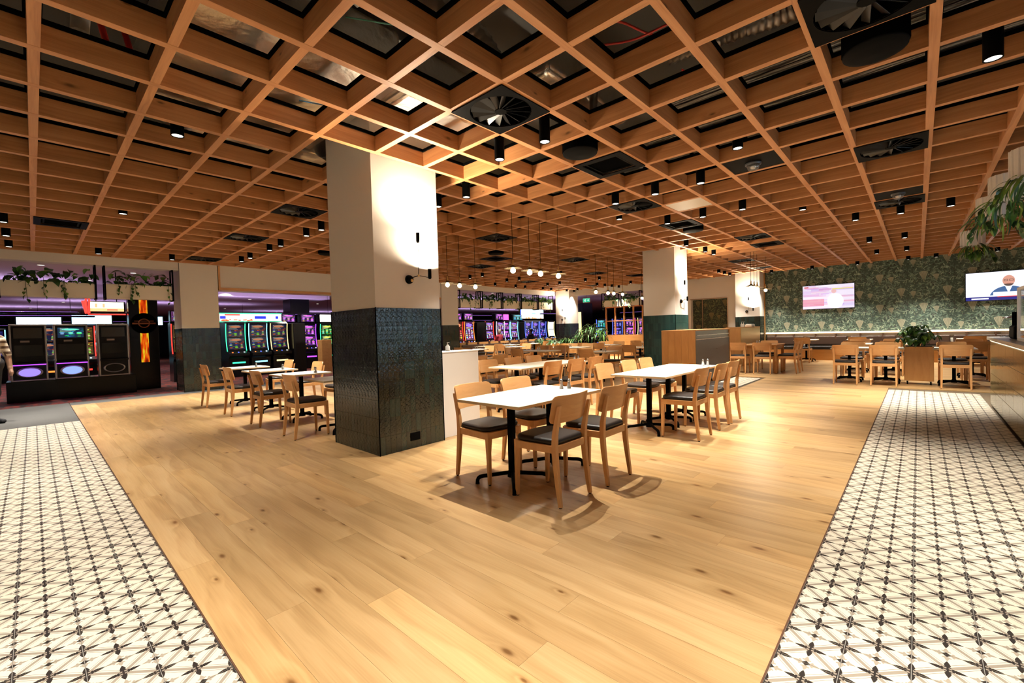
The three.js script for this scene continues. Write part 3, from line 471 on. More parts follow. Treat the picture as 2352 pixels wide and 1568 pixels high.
// ================= FURNITURE =================
// ---- dining chair: sitter faces +z ----
function curvedPanel(W, H, T, sag, r, lean, nu = 18, nv = 10) {
  const front = [], idx = [], P = [];
  const rowsv = []; for (let v = 0; v <= nv; v++) { const k = v / nv; rowsv.push(H * (0.5 - 0.5 * Math.cos(Math.PI * k))); }
  const pt = (u, y, off) => { // u in -1..1
    const e = Math.min(y, H - y); const inset = e < r ? r - Math.sqrt(Math.max(0, r * r - (r - e) * (r - e))) : 0; const x = u * (W / 2 - inset);
    const R = (W * W / 4 + sag * sag) / (2 * sag), a = x / R; return [Math.sin(a) * (R - off), y, (R - Math.cos(a) * (R - off)) + off * 0 - lean * y];
  };
  const pos = []; const N = nu + 1;
  for (const off of [0, T]) for (const y of rowsv) for (let u = 0; u <= nu; u++) pos.push(...pt(-1 + 2 * u / nu, y, off));
  const B = N * (nv + 1);
  for (let v = 0; v < nv; v++) for (let u = 0; u < nu; u++) { const a = v * N + u, b = a + 1, c = a + N, d = c + 1; idx.push(a, c, b, b, c, d); idx.push(B + a, B + b, B + c, B + b, B + d, B + c); }
  const loop = []; for (let u = 0; u <= nu; u++) loop.push(u); for (let v = 1; v <= nv; v++) loop.push(v * N + nu); for (let u = nu - 1; u >= 0; u--) loop.push(nv * N + u); for (let v = nv - 1; v >= 1; v--) loop.push(v * N);
  for (let i = 0; i < loop.length; i++) { const a = loop[i], b = loop[(i + 1) % loop.length]; idx.push(a, b, B + a, b, B + b, B + a); }
  const g = new THREE.BufferGeometry(); g.setAttribute('position', new THREE.Float32BufferAttribute(pos, 3)); g.setIndex(idx);
  const q = toCreasedNormals(g, 0.7); q.setAttribute('uv', new THREE.Float32BufferAttribute(new Float32Array(q.attributes.position.count * 2), 2)); return metreUV(q, 0);
}
function seatShape(k) { // top view, x across, y = forward
  const s = new THREE.Shape(); const wf = .215 - k, wb = .19 - k, f = .225 - k, b = -.185 + k;
  s.moveTo(-wb + .03, b); s.lineTo(wb - .03, b); s.quadraticCurveTo(wb, b, wb + .004, b + .035); s.lineTo(wf, f - .075); s.quadraticCurveTo(wf + .002, f - .012, wf - .06, f - .006); s.quadraticCurveTo(0, f + .02, -wf + .06, f - .006); s.quadraticCurveTo(-wf - .002, f - .012, -wf, f - .075); s.lineTo(-wb - .004, b + .035); s.quadraticCurveTo(-wb, b, -wb + .03, b); return s;
}
const chairGeo = {};
{ const g = new THREE.ExtrudeGeometry(seatShape(0), { depth: .05, bevelEnabled: true, bevelSize: .003, bevelThickness: .003, bevelSegments: 1, curveSegments: 8 }); g.rotateX(-Math.PI / 2); g.scale(1, 1, -1); g.translate(0, .388, 0); const p = g.index; for (let i = 0; i < g.attributes.position.count; i += 3) { for (const a of ['position', 'normal', 'uv']) { const t = g.attributes[a], s = t.itemSize; for (let c = 0; c < s; c++) { const q = t.array[(i + 1) * s + c]; t.array[(i + 1) * s + c] = t.array[(i + 2) * s + c]; t.array[(i + 2) * s + c] = q; } } } chairGeo.frame = metreUV(toCreasedNormals(g, .6), 0); }
{ const g = new THREE.ExtrudeGeometry(seatShape(.036), { depth: .004, bevelEnabled: true, bevelSize: .031, bevelThickness: .021, bevelSegments: 5, curveSegments: 8 }); g.rotateX(-Math.PI / 2); g.scale(1, 1, -1); for (let i = 0; i < g.attributes.position.count; i += 3) { for (const a of ['position', 'normal', 'uv']) { const t = g.attributes[a], s = t.itemSize; for (let c = 0; c < s; c++) { const q = t.array[(i + 1) * s + c]; t.array[(i + 1) * s + c] = t.array[(i + 2) * s + c]; t.array[(i + 2) * s + c] = q; } } }
  g.translate(0, .459, 0); chairGeo.seat = toCreasedNormals(g, .9); }
const legSecs = s => [[.008, s * .187, .2, .024, .024], [.25, s * .187, .196, .031, .031], [.39, s * .186, .19, .036, .036], [.44, s * .186, .19, .036, .036]];
const postSecs = s => [[.008, s * .19, -.215, .024, .026], [.15, s * .188, -.197, .028, .032], [.3, s * .186, -.18, .031, .038], [.42, s * .185, -.172, .032, .040], [.52, s * .185, -.178, .031, .036], [.62, s * .186, -.198, .028, .030], [.72, s * .187, -.223, .025, .024], [.735, s * .187, -.227, .024, .02]];
chairGeo.back = (() => { const g = curvedPanel(.456, .205, .013, .056, .034, .23); g.translate(0, .6, -.205); return g; })();
chairGeo.glide = cyl(.011, .011, 0, .008, 0, 0, 10);
const chair0 = thing('dining_chair', 'x', 'chair');
mesh('seat_frame', chairGeo.frame, M.beech, chair0); mesh('seat', chairGeo.seat, M.leather, chair0); mesh('backrest', chairGeo.back, M.beech, chair0);
for (const s of [-1, 1]) { const l = mesh('leg', loftRect(legSecs(s)), M.beech, chair0); const g = mesh('glide', chairGeo.glide, M.black, l); g.position.set(s * .187, 0, .2); const p = mesh('rear_leg', loftRect(postSecs(s)), M.beech, chair0); const q = mesh('glide', chairGeo.glide, M.black, p); q.position.set(s * .19, 0, -.215); }
let chairUsed = false; const END3 = ['entrance end', 'middle', 'banquette end'];
// face: direction the sitter looks: 'E' +x, 'W' -x, 'N' -z, 'S' +z
const FACE = { S: 0, E: Math.PI / 2, N: Math.PI, W: -Math.PI / 2 };
function chair(x, z, face, label, group) {
  const turn = FACE[face] + rr(-.02, .02);
  if (!chairUsed) { chairUsed = true; chair0.position.set(x, 0, z); chair0.rotation.y = turn; chair0.userData.label = label; if (group) chair0.userData.group = group; return chair0; }
  return copyOf(chair0, [x, 0, z], turn, label, group || '');
}
// ---- pedestal tables ----
const TT = .715;
const armGeo = (() => { const pts = [[0, .085, 0], [.08, .078, 0], [.2, .066, 0], [.262, .06, 0], [.29, .046, 0], [.298, .024, 0], [.298, .0, 0]]; return merge([tube(pts, .0165, 22, 10), cyl(.0185, .0165, 0, .012, .298, 0, 12)]); })();
const colGeo = merge([rbox(-.026, .026, .06, TT - .03, -.026, .026, .006), cyl(.045, .034, .05, .11, 0, 0, 16)]);
const plateGeo = merge([box(-.16, .16, TT - .032, TT - .024, -.03, .03), box(-.03, .03, TT - .032, TT - .024, -.16, .16)]);
function pedestal(t, x, z) { const b = mesh('pedestal', colGeo, M.black, t); b.position.set(x, 0, z); mesh('top_bracket', plateGeo, M.black, b); for (let k = 0; k < 4; k++) { const a = mesh('foot', armGeo, M.black, b); a.rotation.y = Math.PI / 4 + k * Math.PI / 2; } }
function table(cx, cz, w, d, label, group, peds) {
  const t = thing('dining_table', label, 'table', [cx, 0, cz], 0, group);
  mesh('tabletop', rbox(-w / 2, w / 2, TT - .024, TT - .003, -d / 2, d / 2, .003), M.plyEdge, t);
  mesh('laminate', rbox(-w / 2 + .0005, w / 2 - .0005, TT - .0032, TT, -d / 2 + .0005, d / 2 - .0005, .0012, 1), M.cream, t);
  for (const [x, z] of peds) pedestal(t, x, z);
  return t;
}
// ---- salt and pepper ----
const shGlass = lathe([[.001, 0], [.02, 0], [.021, .006], [.017, .03], [.0125, .062], [.0125, .066]], 14), shCap = lathe([[.0135, .064], [.0145, .07], [.0135, .084], [.008, .092], [.001, .094]], 14), shFill = lathe([[.001, .003], [.018, .003], [.0155, .028], [.001, .03]], 12);
M.shGlass = phy({ color: lin(.8, .82, .82), roughness: .12, metalness: .0, transmission: .6, thickness: 0 });
M.salt = std({ color: lin(.7, .7, .68), roughness: .9 }); M.pepper = std({ color: lin(.05, .04, .03), roughness: .9 });
function shakers(x, z, dx, dz, where) {
  for (const [k, nm, mt] of [[-1, 'salt_shaker', M.salt], [1, 'pepper_shaker', M.pepper]]) { const t = thing(nm, (k < 0 ? 'glass salt shaker on ' : 'glass pepper shaker on ') + where, 'shaker', [x + k * dx, TT, z + k * dz]); mesh('body', shGlass, M.shGlass, t); mesh('cap', shCap, M.steel, t); mesh('filling', shFill, mt, t); }
}
// front table by the half wall
table(-2.51, -2.97, .70, 1.14, 'four-seat cream-topped table standing beside the white half wall', null, [[-.02, .26], [-.02, -.27]]);
[-2.72, -3.31].forEach((z, k) => chair(-2.82, z, 'E', 'beech chair on the half wall side of the four-seat table, ' + ['entrance end', 'long table end'][k], 'half wall side chairs of the four-seat table'));
chair(-2.098, -2.70, 'W', 'beech chair on the open floor side of the four-seat table, entrance end');
chair(-2.065, -3.29, 'W', 'beech chair on the open floor side of the four-seat table, long table end');
shakers(-2.47, -3.41, .026, -.026, 'the four-seat table beside the half wall');
// long table
table(-2.415, -5.33, .69, 1.16, 'long cream-topped table section with two pedestals in front of the timber service cabinet', null, [[-.03, .21], [-.03, -.36]]);
table(-2.415, -6.21, .69, .60, 'square cream-topped table pushed against the far end of the long table', null, [[-.02, 0]]);
[-5.13, -5.80, -6.28].forEach((z, k) => chair(-2.0, z, 'W', 'beech chair on the open floor side of the long table, ' + END3[k], 'open floor side chairs of the long table'));
[-5.17, -5.85, -6.4].forEach((z, k) => chair(-2.91, z, 'E', 'beech chair on the pillar side of the long table, ' + END3[k], 'pillar side chairs of the long table'));
shakers(-2.2, -6.38, .024, -.024, 'the square table at the end of the long table');
// tables by the half wall (in its shade)
table(-4.66, -5.45, .70, 1.16, 'cream-topped table below the pendant row beyond the half wall', null, [[0, .3], [0, -.3]]);
table(-4.66, -6.34, .70, .60, 'square table at the end of the pendant-lit table beyond the half wall', null, [[0, 0]]);
[-5.33, -5.95, -6.52].forEach((z, k) => chair(-4.26, z, 'W', 'beech chair at the pendant table, side facing away from the gaming room, ' + END3[k], 'long table side chairs of the pendant table'));
[-5.15, -5.78, -6.35].forEach((z, k) => chair(-5.12, z, 'E', 'beech chair at the pendant table, gaming room side, ' + END3[k], 'gaming room side chairs of the pendant table'));
shakers(-4.45, -6.5, .024, -.024, 'the pendant-lit table beyond the half wall');
table(-6.98, -5.45, .70, 1.16, 'cream-topped table under the pendants behind the green tiled pillar', null, [[0, .3], [0, -.3]]);
table(-6.98, -6.34, .70, .60, 'square table at the end of the table behind the green tiled pillar', null, [[0, 0]]);
[-5.3, -5.9, -6.5].forEach((z, k) => chair(-6.5, z, 'W', 'beech chair behind the green pillar, pendant table side, ' + END3[k], 'long table side chairs behind the pillar'));
[-5.3, -5.9, -6.5].forEach((z, k) => chair(-7.46, z, 'E', 'beech chair behind the green pillar, gaming room side, ' + END3[k], 'gaming room side chairs behind the pillar'));
// row of small tables left of the green pillar
[[-9.72, 'nearest the gaming room pillar'], [-8.36, 'second from the gaming room pillar'], [-7.05, 'third from the gaming room pillar'], [-5.76, 'half hidden by the green tiled pillar']].forEach(([x, w], i) => {
  table(x, -2.8, .60, .72, 'small square cream-topped table, ' + w, null, [[0, 0]]);
  chair([-9.95, -8.46, -7.12, -5.86][i], -2.375, 'N', 'beech chair at the small table ' + w + ', open floor side');
  chair(x + .06, -3.42, 'S', 'beech chair at the small table ' + w + ', bulkhead side');
  shakers(x + .18, -2.95, .028, .006, 'the small table ' + w);
});
// far rows
const small = (x, z, w, d, lab, sides) => {
  table(x, z, w, d, 'small cream-topped table ' + lab, null, [[0, 0]]); shakers(x + .1, z, .02, -.02, 'the table ' + lab);
  const n = Math.max(1, Math.round(w / .62));
  for (let k = 0; k < n; k++) { const cx = x + (k - (n - 1) / 2) * .6; if (sides.includes('S')) chair(cx, z + d / 2 + .13, 'N', 'beech chair, entrance side, table ' + lab, n > 1 ? 'entrance side chairs, ' + lab : null); if (sides.includes('N')) chair(cx, z - d / 2 - .16, 'S', 'beech chair, banquette side, table ' + lab, n > 1 ? 'banquette side chairs, ' + lab : null); }
};
small(-7.85, -9.5, 1.2, .7, 'in the middle row beside the pendants', 'N');
chair(-8.5, -9.35, 'E', 'beech chair at the gaming room end of the middle row table'); chair(-7.9, -8.95, 'N', 'beech chair drawn up to the middle row table');
small(-5.75, -9.45, .62, .7, 'just in front of the teal tiled pillar', 'SN');
small(-8.2, -11.5, 1.3, .7, 'in the row behind the middle row', 'SN');
small(-5.85, -11.75, .62, .7, 'tucked beside the teal tiled pillar', 'SN');
small(-8.1, -13.35, 1.2, .7, 'in front of the long plant box', 'SN');
small(-6.5, -13.6, .62, .7, 'behind the teal tiled pillar', 'SN');
small(-7.6, -15.6, .62, .7, 'in front of the slatted screen', 'SN');
small(-9.8, -8.0, .62, .7, 'on the aisle before the low booth', 'SN');
small(-10.6, -9.7, .62, .7, 'near the end pillar of the low booth', 'SN');
small(-10.6, -11.6, .62, .7, 'second along the aisle beside the low booth', 'SN');
for (const [z, w] of [[-11.85, 'nearest the end pillar'], [-13.3, 'second from the end pillar'], [-14.75, 'third from the end pillar'], [-16.2, 'nearest the corner pillar']]) {
  table(-12.28, z, .7, .62, 'small booth table ' + w, null, [[0, 0]]); chair(-11.8, z, 'W', 'beech chair facing the booth at the table ' + w); shakers(-12.25, z + .12, .02, -.02, 'the booth table ' + w);
}
// tables near the wallpaper
{ // four-legged timber table
  const t = thing('timber_table', 'timber table with four square legs under the pendants near the wallpaper', 'table', [-3.05, 0, -13.25]);
  mesh('tabletop', rbox(-.42, .42, .71, .745, -.45, .45, .012), M.ply, t); mesh('apron', merge([box(-.36, .36, .63, .71, -.4, -.38), box(-.36, .36, .63, .71, .38, .4), box(-.37, -.35, .63, .71, -.38, .38), box(.35, .37, .63, .71, -.38, .38)]), M.ply, t);
  for (const x of [-.36, .36]) for (const z of [-.4, .4]) { const l = mesh('leg', rbox(-.03, .03, 0, .71, -.03, .03, .006), M.ply, t); l.position.set(x, 0, z); }
  for (const [k, x] of [[-1, -3.15], [1, -3.09]]) { const s = thing(k < 0 ? 'salt_shaker' : 'pepper_shaker', (k < 0 ? 'glass salt' : 'glass pepper') + ' shaker on the four-legged timber table', 'shaker', [x, .745, -13.0]); mesh('body', shGlass, M.shGlass, s); mesh('cap', shCap, M.steel, s); }
}
[-3.5, -2.93].forEach((x, k) => chair(x, -12.73, 'N', 'beech chair at the timber table, entrance side, ' + ['cabinet end', 'counter end'][k], 'open floor side chairs of the timber table'));
[-13.12, -13.56].forEach((z, k) => chair(-2.46, z, 'W', 'beech chair at the timber table, counter side, ' + ['entrance end', 'wallpaper end'][k], 'counter side chairs of the timber table'));
chair(-3.1, -13.88, 'S', 'beech chair at the four-legged timber table, wallpaper side');
for (const [x, w] of [[-2.75, 'nearest the tiled pillar'], [-1.35, 'second from the tiled pillar'], [-.15, 'third from the tiled pillar'], [1.1, 'fourth from the tiled pillar']]) { table(x, -17.45, .62, .68, 'small banquette table ' + w, null, [[0, 0]]); chair(x, -16.95, 'N', 'beech chair opposite the banquette, ' + w); }
for (const [x, w] of [[-1.1, 'second from the wheeled planter'], [-.5, 'next to the wheeled planter'], [.5, 'between the wheeled planter and the counter']]) {
  table(x, -11.95, .6, .7, 'small cream-topped table ' + w, null, [[0, 0]]);
  chair(x + .0, -11.36 - (x > 0 ? .08 : 0), 'N', 'beech chair with its back to the tile strip, ' + w);
  chair(x, -12.5, 'S', 'beech chair facing the tile strip, ' + w);
}
for (const [x, z, f, w] of [[-1.15, -13.6, 'N', 'farthest from the counter'], [-.45, -13.6, 'N', 'second farthest from the counter'], [.85, -13.1, 'N', 'second nearest the counter'], [1.6, -13.2, 'N', 'nearest the counter']]) { chair(x, z, f, 'beech chair behind the planter row, entrance side, ' + w); table(x, z - .6, .6, .7, 'small cream-topped table behind the planter row, ' + w, null, [[0, 0]]); chair(x, z - 1.15, 'S', 'beech chair behind the planter row, banquette side, ' + w); }

// ---- white half wall ----
{ const t = thing('half_wall', 'low white half wall panel running back from the green tiled pillar', 'partition', [-4.36, 0, -3.61]); mesh('panel', rbox(-.13, .13, .0, 1.03, -.325, .325, .003), M.whiteGloss, t); mesh('cap', rbox(-.135, .135, 1.03, 1.045, -.33, .33, .003), M.whiteGloss, t);
  const b = thing('sanitiser_bottle', 'white pump sanitiser bottle on top of the half wall', 'bottle', [-4.34, 1.045, -3.52]); mesh('body', lathe([[.001, 0], [.026, 0], [.028, .01], [.028, .06], [.012, .075], [.012, .085]], 16), M.whiteGloss, b); mesh('pump', merge([cyl(.004, .004, .085, .105, 0, 0, 8), box(-.008, .03, .105, .113, -.006, .006)]), M.whiteGloss, b); }
// ---- service cabinet ----
{
  const t = thing('service_cabinet', 'timber service cabinet with dark grey side panel beside the teal pillar', 'cabinet', [-3.885, 0, -10.75]);
  mesh('carcass', box(-.36, .36, .06, 1.17, -1.14, 1.13), M.ply, t);
  for (let k = 0; k < 5; k++) { const m = mesh('timber_board', metreUV(rbox(-.375 + k * .15 + .001, -.375 + (k + 1) * .15 - .001, .0, 1.165, 1.13, 1.15, .002), 1, rnd(), rnd()), M.ply, t); }
  mesh('worktop', metreUV(rbox(-.375, .385, 1.165, 1.19, -1.15, 1.155, .003), 2), M.ply, t);
  mesh('side_panel', rbox(.36, .375, .05, .97, -1.13, 1.12, .003), M.greyPanel, t).userData.label = 'dark grey side panel';
  mesh('recess', rbox(.36, .364, .97, 1.165, -1.13, 1.12, .001), std({ color: lin(.2, .22, .23), roughness: .25 }), t);
  mesh('steel_rail', merge([box(.364, .385, 1.06, 1.075, -1.12, 1.05), box(.364, .38, .97, .985, -1.12, 1.12)]), M.steel, t);
  mesh('end_post', box(.36, .388, 0, 1.165, -1.15, -1.13), M.ply, t);
  mesh('cupboard_handle', box(.375, .382, .72, .728, -.25, -.17), M.darkSteel, t);
}
{ // second station near wallpaper pillar
  const t = thing('waiter_station', 'timber and brass-fronted waiter station before the pillar by the wallpaper', 'cabinet', [-4.19, 0, -15.7]);
  mesh('carcass', metreUV(rbox(-.21, .205, 0, 1.17, -1.1, 1.1, .003), 1), M.ply, t); mesh('brass_panel', rbox(.205, .22, .02, 1.17, -1.1, 1.095, .002), std({ color: lin(.55, .36, .15), metalness: .75, roughness: .35 }), t); mesh('worktop', rbox(-.215, .225, 1.17, 1.2, -1.105, 1.105, .003), M.ply, t);
  for (const [z, w] of [[.55, 'beside its twin'], [.35, 'next to the napkin tray']]) { const b = thing('pump_bottle', 'white pump bottle on the waiter station, ' + w, 'bottle', [-4.1, 1.2, -15.7 + z]); mesh('body', lathe([[.001, 0], [.03, 0], [.03, .08], [.012, .1], [.012, .12]], 14), M.whiteGloss, b); mesh('pump', merge([cyl(.005, .005, .12, .15, 0, 0, 8), box(-.01, .04, .15, .16, -.008, .008)]), M.whiteGloss, b); }
  const n = thing('napkin_tray', 'white napkin tray on the waiter station', 'tray', [-4.1, 1.2, -16.1]); mesh('tray', rbox(-.1, .1, 0, .07, -.2, .2, .01), M.whiteGloss, n); mesh('napkins', rbox(-.08, .08, .07, .085, -.17, .17, .004), M.whiteGloss, n);
}
// ---- banquette along the wallpaper ----
{
  const t = thing('banquette', 'long brown leather banquette under the light strip of the wallpaper wall', 'banquette', [0, 0, -18.6]);
  mesh('base', metreUV(box(-4.15, 3.2, 0, .36, .02, .62), 0), M.ply, t);
  for (let k = 0; k < 6; k++) { mesh('seat_cushion', rbox(-4.14 + k * 1.225, -4.14 + (k + 1) * 1.225 - .015, .36, .47, .1, .65, .03, 3), M.leather, t); const b = mesh('back_cushion', rbox(-4.14 + k * 1.225, -4.14 + (k + 1) * 1.225 - .06, .50, .80, .07, .16, .035, 3), M.brownLeather, t); for (const s of [.28, .85]) mesh('strap', box(-4.14 + k * 1.225 + s - .018, -4.14 + k * 1.225 + s + .018, .70, .875, .055, .165), M.strap, b); }
  mesh('back_rail', box(-4.15, 3.2, .47, .88, 0.01, .055), M.cream, t);
  const l = thing('light_shelf', 'glowing warm light strip along the foot of the leafy wallpaper', 'light strip', [0, 0, -18.6]);
  mesh('shelf', box(-4.18, 3.2, .8805, .895, .01, .11), M.ply, l); mesh('led_strip', box(-4.18, 3.2, .897, .95, .085, .10), M.ledWarm, l);
  for (let k = 0; k < 5; k++) { const r = new THREE.RectAreaLight(new THREE.Color().setRGB(1, .88, .68), 9, 1.4, .05); r.name = 'lamp_glow'; r.position.set(-3.4 + k * 1.46, .955, .06); r.lookAt(-3.4 + k * 1.46, 5, -.05 + .0); l.add(r); }
}
// ---- low booth along the gaming room ----
{
  const t = thing('booth_bench', 'long timber booth with hung brown back cushions along the gaming room edge', 'booth', [-13.2, 0, 0]);
  mesh('timber_back', metreUV(rbox(-.06, .04, 0, .86, -17.5, -11.3, .004), 2), M.ply, t); mesh('base', metreUV(box(.04, .5, 0, .36, -17.5, -11.3), 2), M.ply, t);
  for (let k = 0; k < 5; k++) { const a = -11.32 - k * 1.235; mesh('seat_cushion', rbox(.06, .54, .36, .46, a - 1.22, a, .03, 3), M.leather, t); const b = mesh('back_cushion', rbox(.05, .13, .48, .78, a - 1.19, a - .03, .03, 3), M.brownLeather, t); for (const s of [.3, .9]) mesh('strap', box(.035, .135, .70, .87, a - s - .018, a - s + .018), M.strap, b); }
}
// ---- counter ----
{
  const X = .77, Z0 = -9.42, Z1 = 1.8;
  const t = thing('serving_counter', 'long serving counter faced with glossy olive bronze tiles', 'counter', [X, 0, 0]);
  mesh('carcass', box(.012, .75, 0, .955, Z0 + .012, Z1), std({ color: lin(.05, .045, .025), roughness: .7 }), t);
  for (let r = 0; r < 4; r++) { const y0 = .02 + r * .228; let z = Z0; let k = 0; while (z < Z1 - .01) { const e = Math.min(z + (k === 0 && r % 2 ? .3 : .6), Z1); mesh('wall_tile', rbox(0, .012, y0, y0 + .2255, z + .0012, e - .0012, .002, 1), pick(M.bronzeTile), t); z = e; k++; } for (let q = 0; q < 2; q++) { const m = mesh('wall_tile', rbox(.012 + q * .37, .38 + q * .37, y0, y0 + .2255, Z0, Z0 + .012, .002, 1), pick(M.bronzeTile), t); } }
  mesh('led_strip', box(-.004, .006, .938, .952, Z0, Z1), M.ledWarm, t);
  for (let k = 0; k < 4; k++) { const r = new THREE.RectAreaLight(new THREE.Color().setRGB(1, .84, .55), 1.6, 2.7, .02); r.name = 'lamp_glow'; r.position.set(-.012, .935, -8.0 + k * 2.8); r.rotation.set(-Math.PI / 2, 0, Math.PI / 2); t.add(r); }
  mesh('worktop', rbox(-.035, .78, .957, 1.0, Z0 - .03, Z1, .004), std({ color: lin(.42, .38, .34), roughness: .3 }), t);
  const c = thing('till', 'black point-of-sale till box on the counter', 'till', [1.02, 1.0, -8.35]); mesh('body', rbox(-.16, .16, 0, .17, -.2, .2, .03, 3), M.black, c); mesh('screen', rbox(-.14, -.12, .12, .34, -.14, .14, .006), M.blackMatt, c);
  const j = thing('water_jug', 'clear glass dispenser jar at the end of the counter', 'jar', [.93, 1.0, -9.2]); mesh('jar', lathe([[.001, 0], [.07, 0], [.075, .02], [.075, .22], [.06, .25], [.06, .26]], 20), M.glass, j); mesh('lid', lathe([[.062, .26], [.062, .28], [.02, .29], [.001, .29]], 18), M.steel, j); mesh('stand', lathe([[.085, 0], [.085, .012], [.001, .014]], 18), M.darkSteel, j);
  const d = thing('display_case', 'tall white-framed glass display case on the counter', 'display case', [1.16, 1.0, -7.3]);
  mesh('frame', merge([box(-.30, -.27, 0, .62, -.6, -.57), box(-.30, -.27, 0, .62, .57, .6), box(.27, .3, 0, .62, -.6, -.57), box(.27, .3, 0, .62, .57, .6), box(-.3, .3, .59, .62, -.57, .57), box(-.3, .3, 0, .03, -.57, .57)]), M.whiteGloss, d);
  mesh('glass_pane', box(-.288, -.282, .03, .59, -.57, .57), M.glass, d); mesh('glass_pane', box(-.27, .27, .03, .59, -.588, -.582), M.glass, d);
  mesh('shelf', box(-.26, .26, .22, .23, -.56, .56), M.glass, d); mesh('shelf', box(-.26, .26, .41, .42, -.56, .56), M.glass, d);
  const cups = thing('cup_stack', 'stack of white takeaway cups behind the till', 'cups', [1.3, 1.0, -8.9]); for (let k = 0; k < 4; k++) { const m = mesh('cup', lathe([[.001, .0], [.03, 0], [.042, .09], [.044, .092]], 14), M.whiteGloss, cups); m.position.y = k * .02; }
}
// ---- wheeled planter ----
{
  const t = thing('wheeled_planter', 'light timber planter box on castors at the end of the tile strip', 'planter', [.005, 0, -11.92]);
  mesh('box', metreUV(rbox(-.215, .215, .075, .745, -.2, .2, .003), 1), M.ply, t); mesh('soil', box(-.19, .19, .745, .75, -.18, .18), M.soil, t);
  for (const x of [-.17, .17]) for (const z of [-.15, .15]) { const w = mesh('castor', (() => { const g = new THREE.TorusGeometry(.024, .011, 8, 16); g.rotateY(Math.PI / 2); return g; })(), M.black, t); w.position.set(x, .035, z); mesh('fork', box(-.018, .018, .0, .045, -.012, .012), M.steel, w); }
}

// ================= GAMING ROOM =================
const hsl = (h, s, l) => `hsl(${h},${s}%,${l}%)`;
function screenTex(seed, hues, bright = 55, rows = 4) { // busy slot graphics
  const save = seedState; seedState = seed; const t = canvasTex(128, 256, (c, w, h) => {
    c.fillStyle = hsl(hues[0], 70, 16); c.fillRect(0, 0, w, h);
    for (let k = 0; k < 26; k++) { c.fillStyle = hsl(pick(hues), rr(60, 95), rr(25, bright)); c.fillRect(rnd() * w, rnd() * h, rr(6, 40), rr(3, 12)); }
    for (let r = 0; r < rows; r++) for (let q = 0; q < 3; q++) { c.fillStyle = hsl(pick(hues), 85, rr(bright, 85)); c.beginPath(); c.arc(22 + q * 42, h * .5 + r * 30, rr(8, 15), 0, 7); c.fill(); }
    for (let k = 0; k < 5; k++) { c.fillStyle = hsl(pick(hues), 60, 88); c.fillRect(12, 14 + k * 20, rr(40, 100), 5); }
    c.fillStyle = hsl(hues[1], 90, 70); c.beginPath(); c.ellipse(w / 2, 46, 44, 22, 0, 0, 7); c.fill();
  }); seedState = save; return t;
}
const scr = (t, k = 1.6) => std({ color: lin(.01, .01, .01), emissive: lin(1, 1, 1), emissiveMap: t, emissiveIntensity: k, roughness: .25 });
const neon = (r, g, b, k = 3) => std({ color: lin(.02, .02, .02), emissive: lin(r, g, b), emissiveIntensity: k });
const ST = { blue: scr(screenTex(11, [235, 255, 215, 280]), 1.5), red: scr(screenTex(12, [0, 20, 300, 50]), 1.5), white: scr(screenTex(13, [300, 260, 190, 40], 75), 1.9), green: scr(screenTex(14, [130, 60, 160, 45]), 1.5), purple: scr(screenTex(15, [275, 300, 250, 45]), 1.6), dim: scr(screenTex(16, [230, 20, 200, 90], 34), .8), gold: scr(screenTex(17, [40, 55, 20, 90]), 1.4), teal: scr(screenTex(18, [175, 190, 160, 210]), 1.4) };
const NE = { red: neon(1, .03, .02, 3.5), blue: neon(.1, .16, 1, 3.5), cyan: neon(.3, .8, 1, 3), white: neon(.8, .9, 1, 3.2), purple: neon(.42, .06, 1, 3.2), green: neon(.05, .9, .45, 2.6), pink: neon(1, .1, .5, 3), yellow: neon(1, .8, .35, 2.6), orange: neon(1, .22, .03, 3) };
M.cab = phy({ color: lin(.003, .003, .004), roughness: .25, specularIntensity: .4 });
const cabProfile = (() => { const s = new THREE.Shape(); s.moveTo(-.28, 0); s.lineTo(.28, 0); s.lineTo(.28, .62); s.lineTo(.36, .70); s.lineTo(.36, .78); s.lineTo(.16, .86); s.quadraticCurveTo(.04, 1.3, .12, 1.78); s.lineTo(.02, 1.84); s.lineTo(-.28, 1.8); s.closePath(); const g = new THREE.ExtrudeGeometry(s, { depth: .62, bevelEnabled: false, curveSegments: 10 }); g.translate(0, 0, -.31); g.rotateY(-Math.PI / 2); return g; })();
function ribbon(x0, x1, y0, y1, off, n = 10) { // follows the concave front
  const pos = [], uv = [], idx = []; for (let k = 0; k <= n; k++) { const t = k / n, y = lerp(y0, y1, t), q = (y - .86) / .92; const z = .16 * (1 - q) * (1 - q) + 2 * .04 * q * (1 - q) + .12 * q * q + off; pos.push(x0, y, z, x1, y, z); uv.push(0, t, 1, t); if (k) { const a = 2 * k - 2; idx.push(a, a + 1, a + 2, a + 1, a + 3, a + 2); } }
  const g = new THREE.BufferGeometry(); g.setAttribute('position', new THREE.Float32BufferAttribute(pos, 3)); g.setAttribute('uv', new THREE.Float32BufferAttribute(uv, 2)); g.setIndex(idx); g.computeVertexNormals(); return g;
}
const rbLow = ribbon(-.25, .25, .92, 1.30, .006), rbHigh = ribbon(-.25, .25, 1.34, 1.74, .006), rbFull = ribbon(-.25, .25, .90, 1.76, .006);
const edgeL = (() => { const pts = []; for (let k = 0; k <= 10; k++) { const t = k / 10, q = t; pts.push([0, .86 + .92 * t, .16 * (1 - q) * (1 - q) + 2 * .04 * q * (1 - q) + .12 * q * q + .012]); } return tube(pts, .014, 16, 6); })();
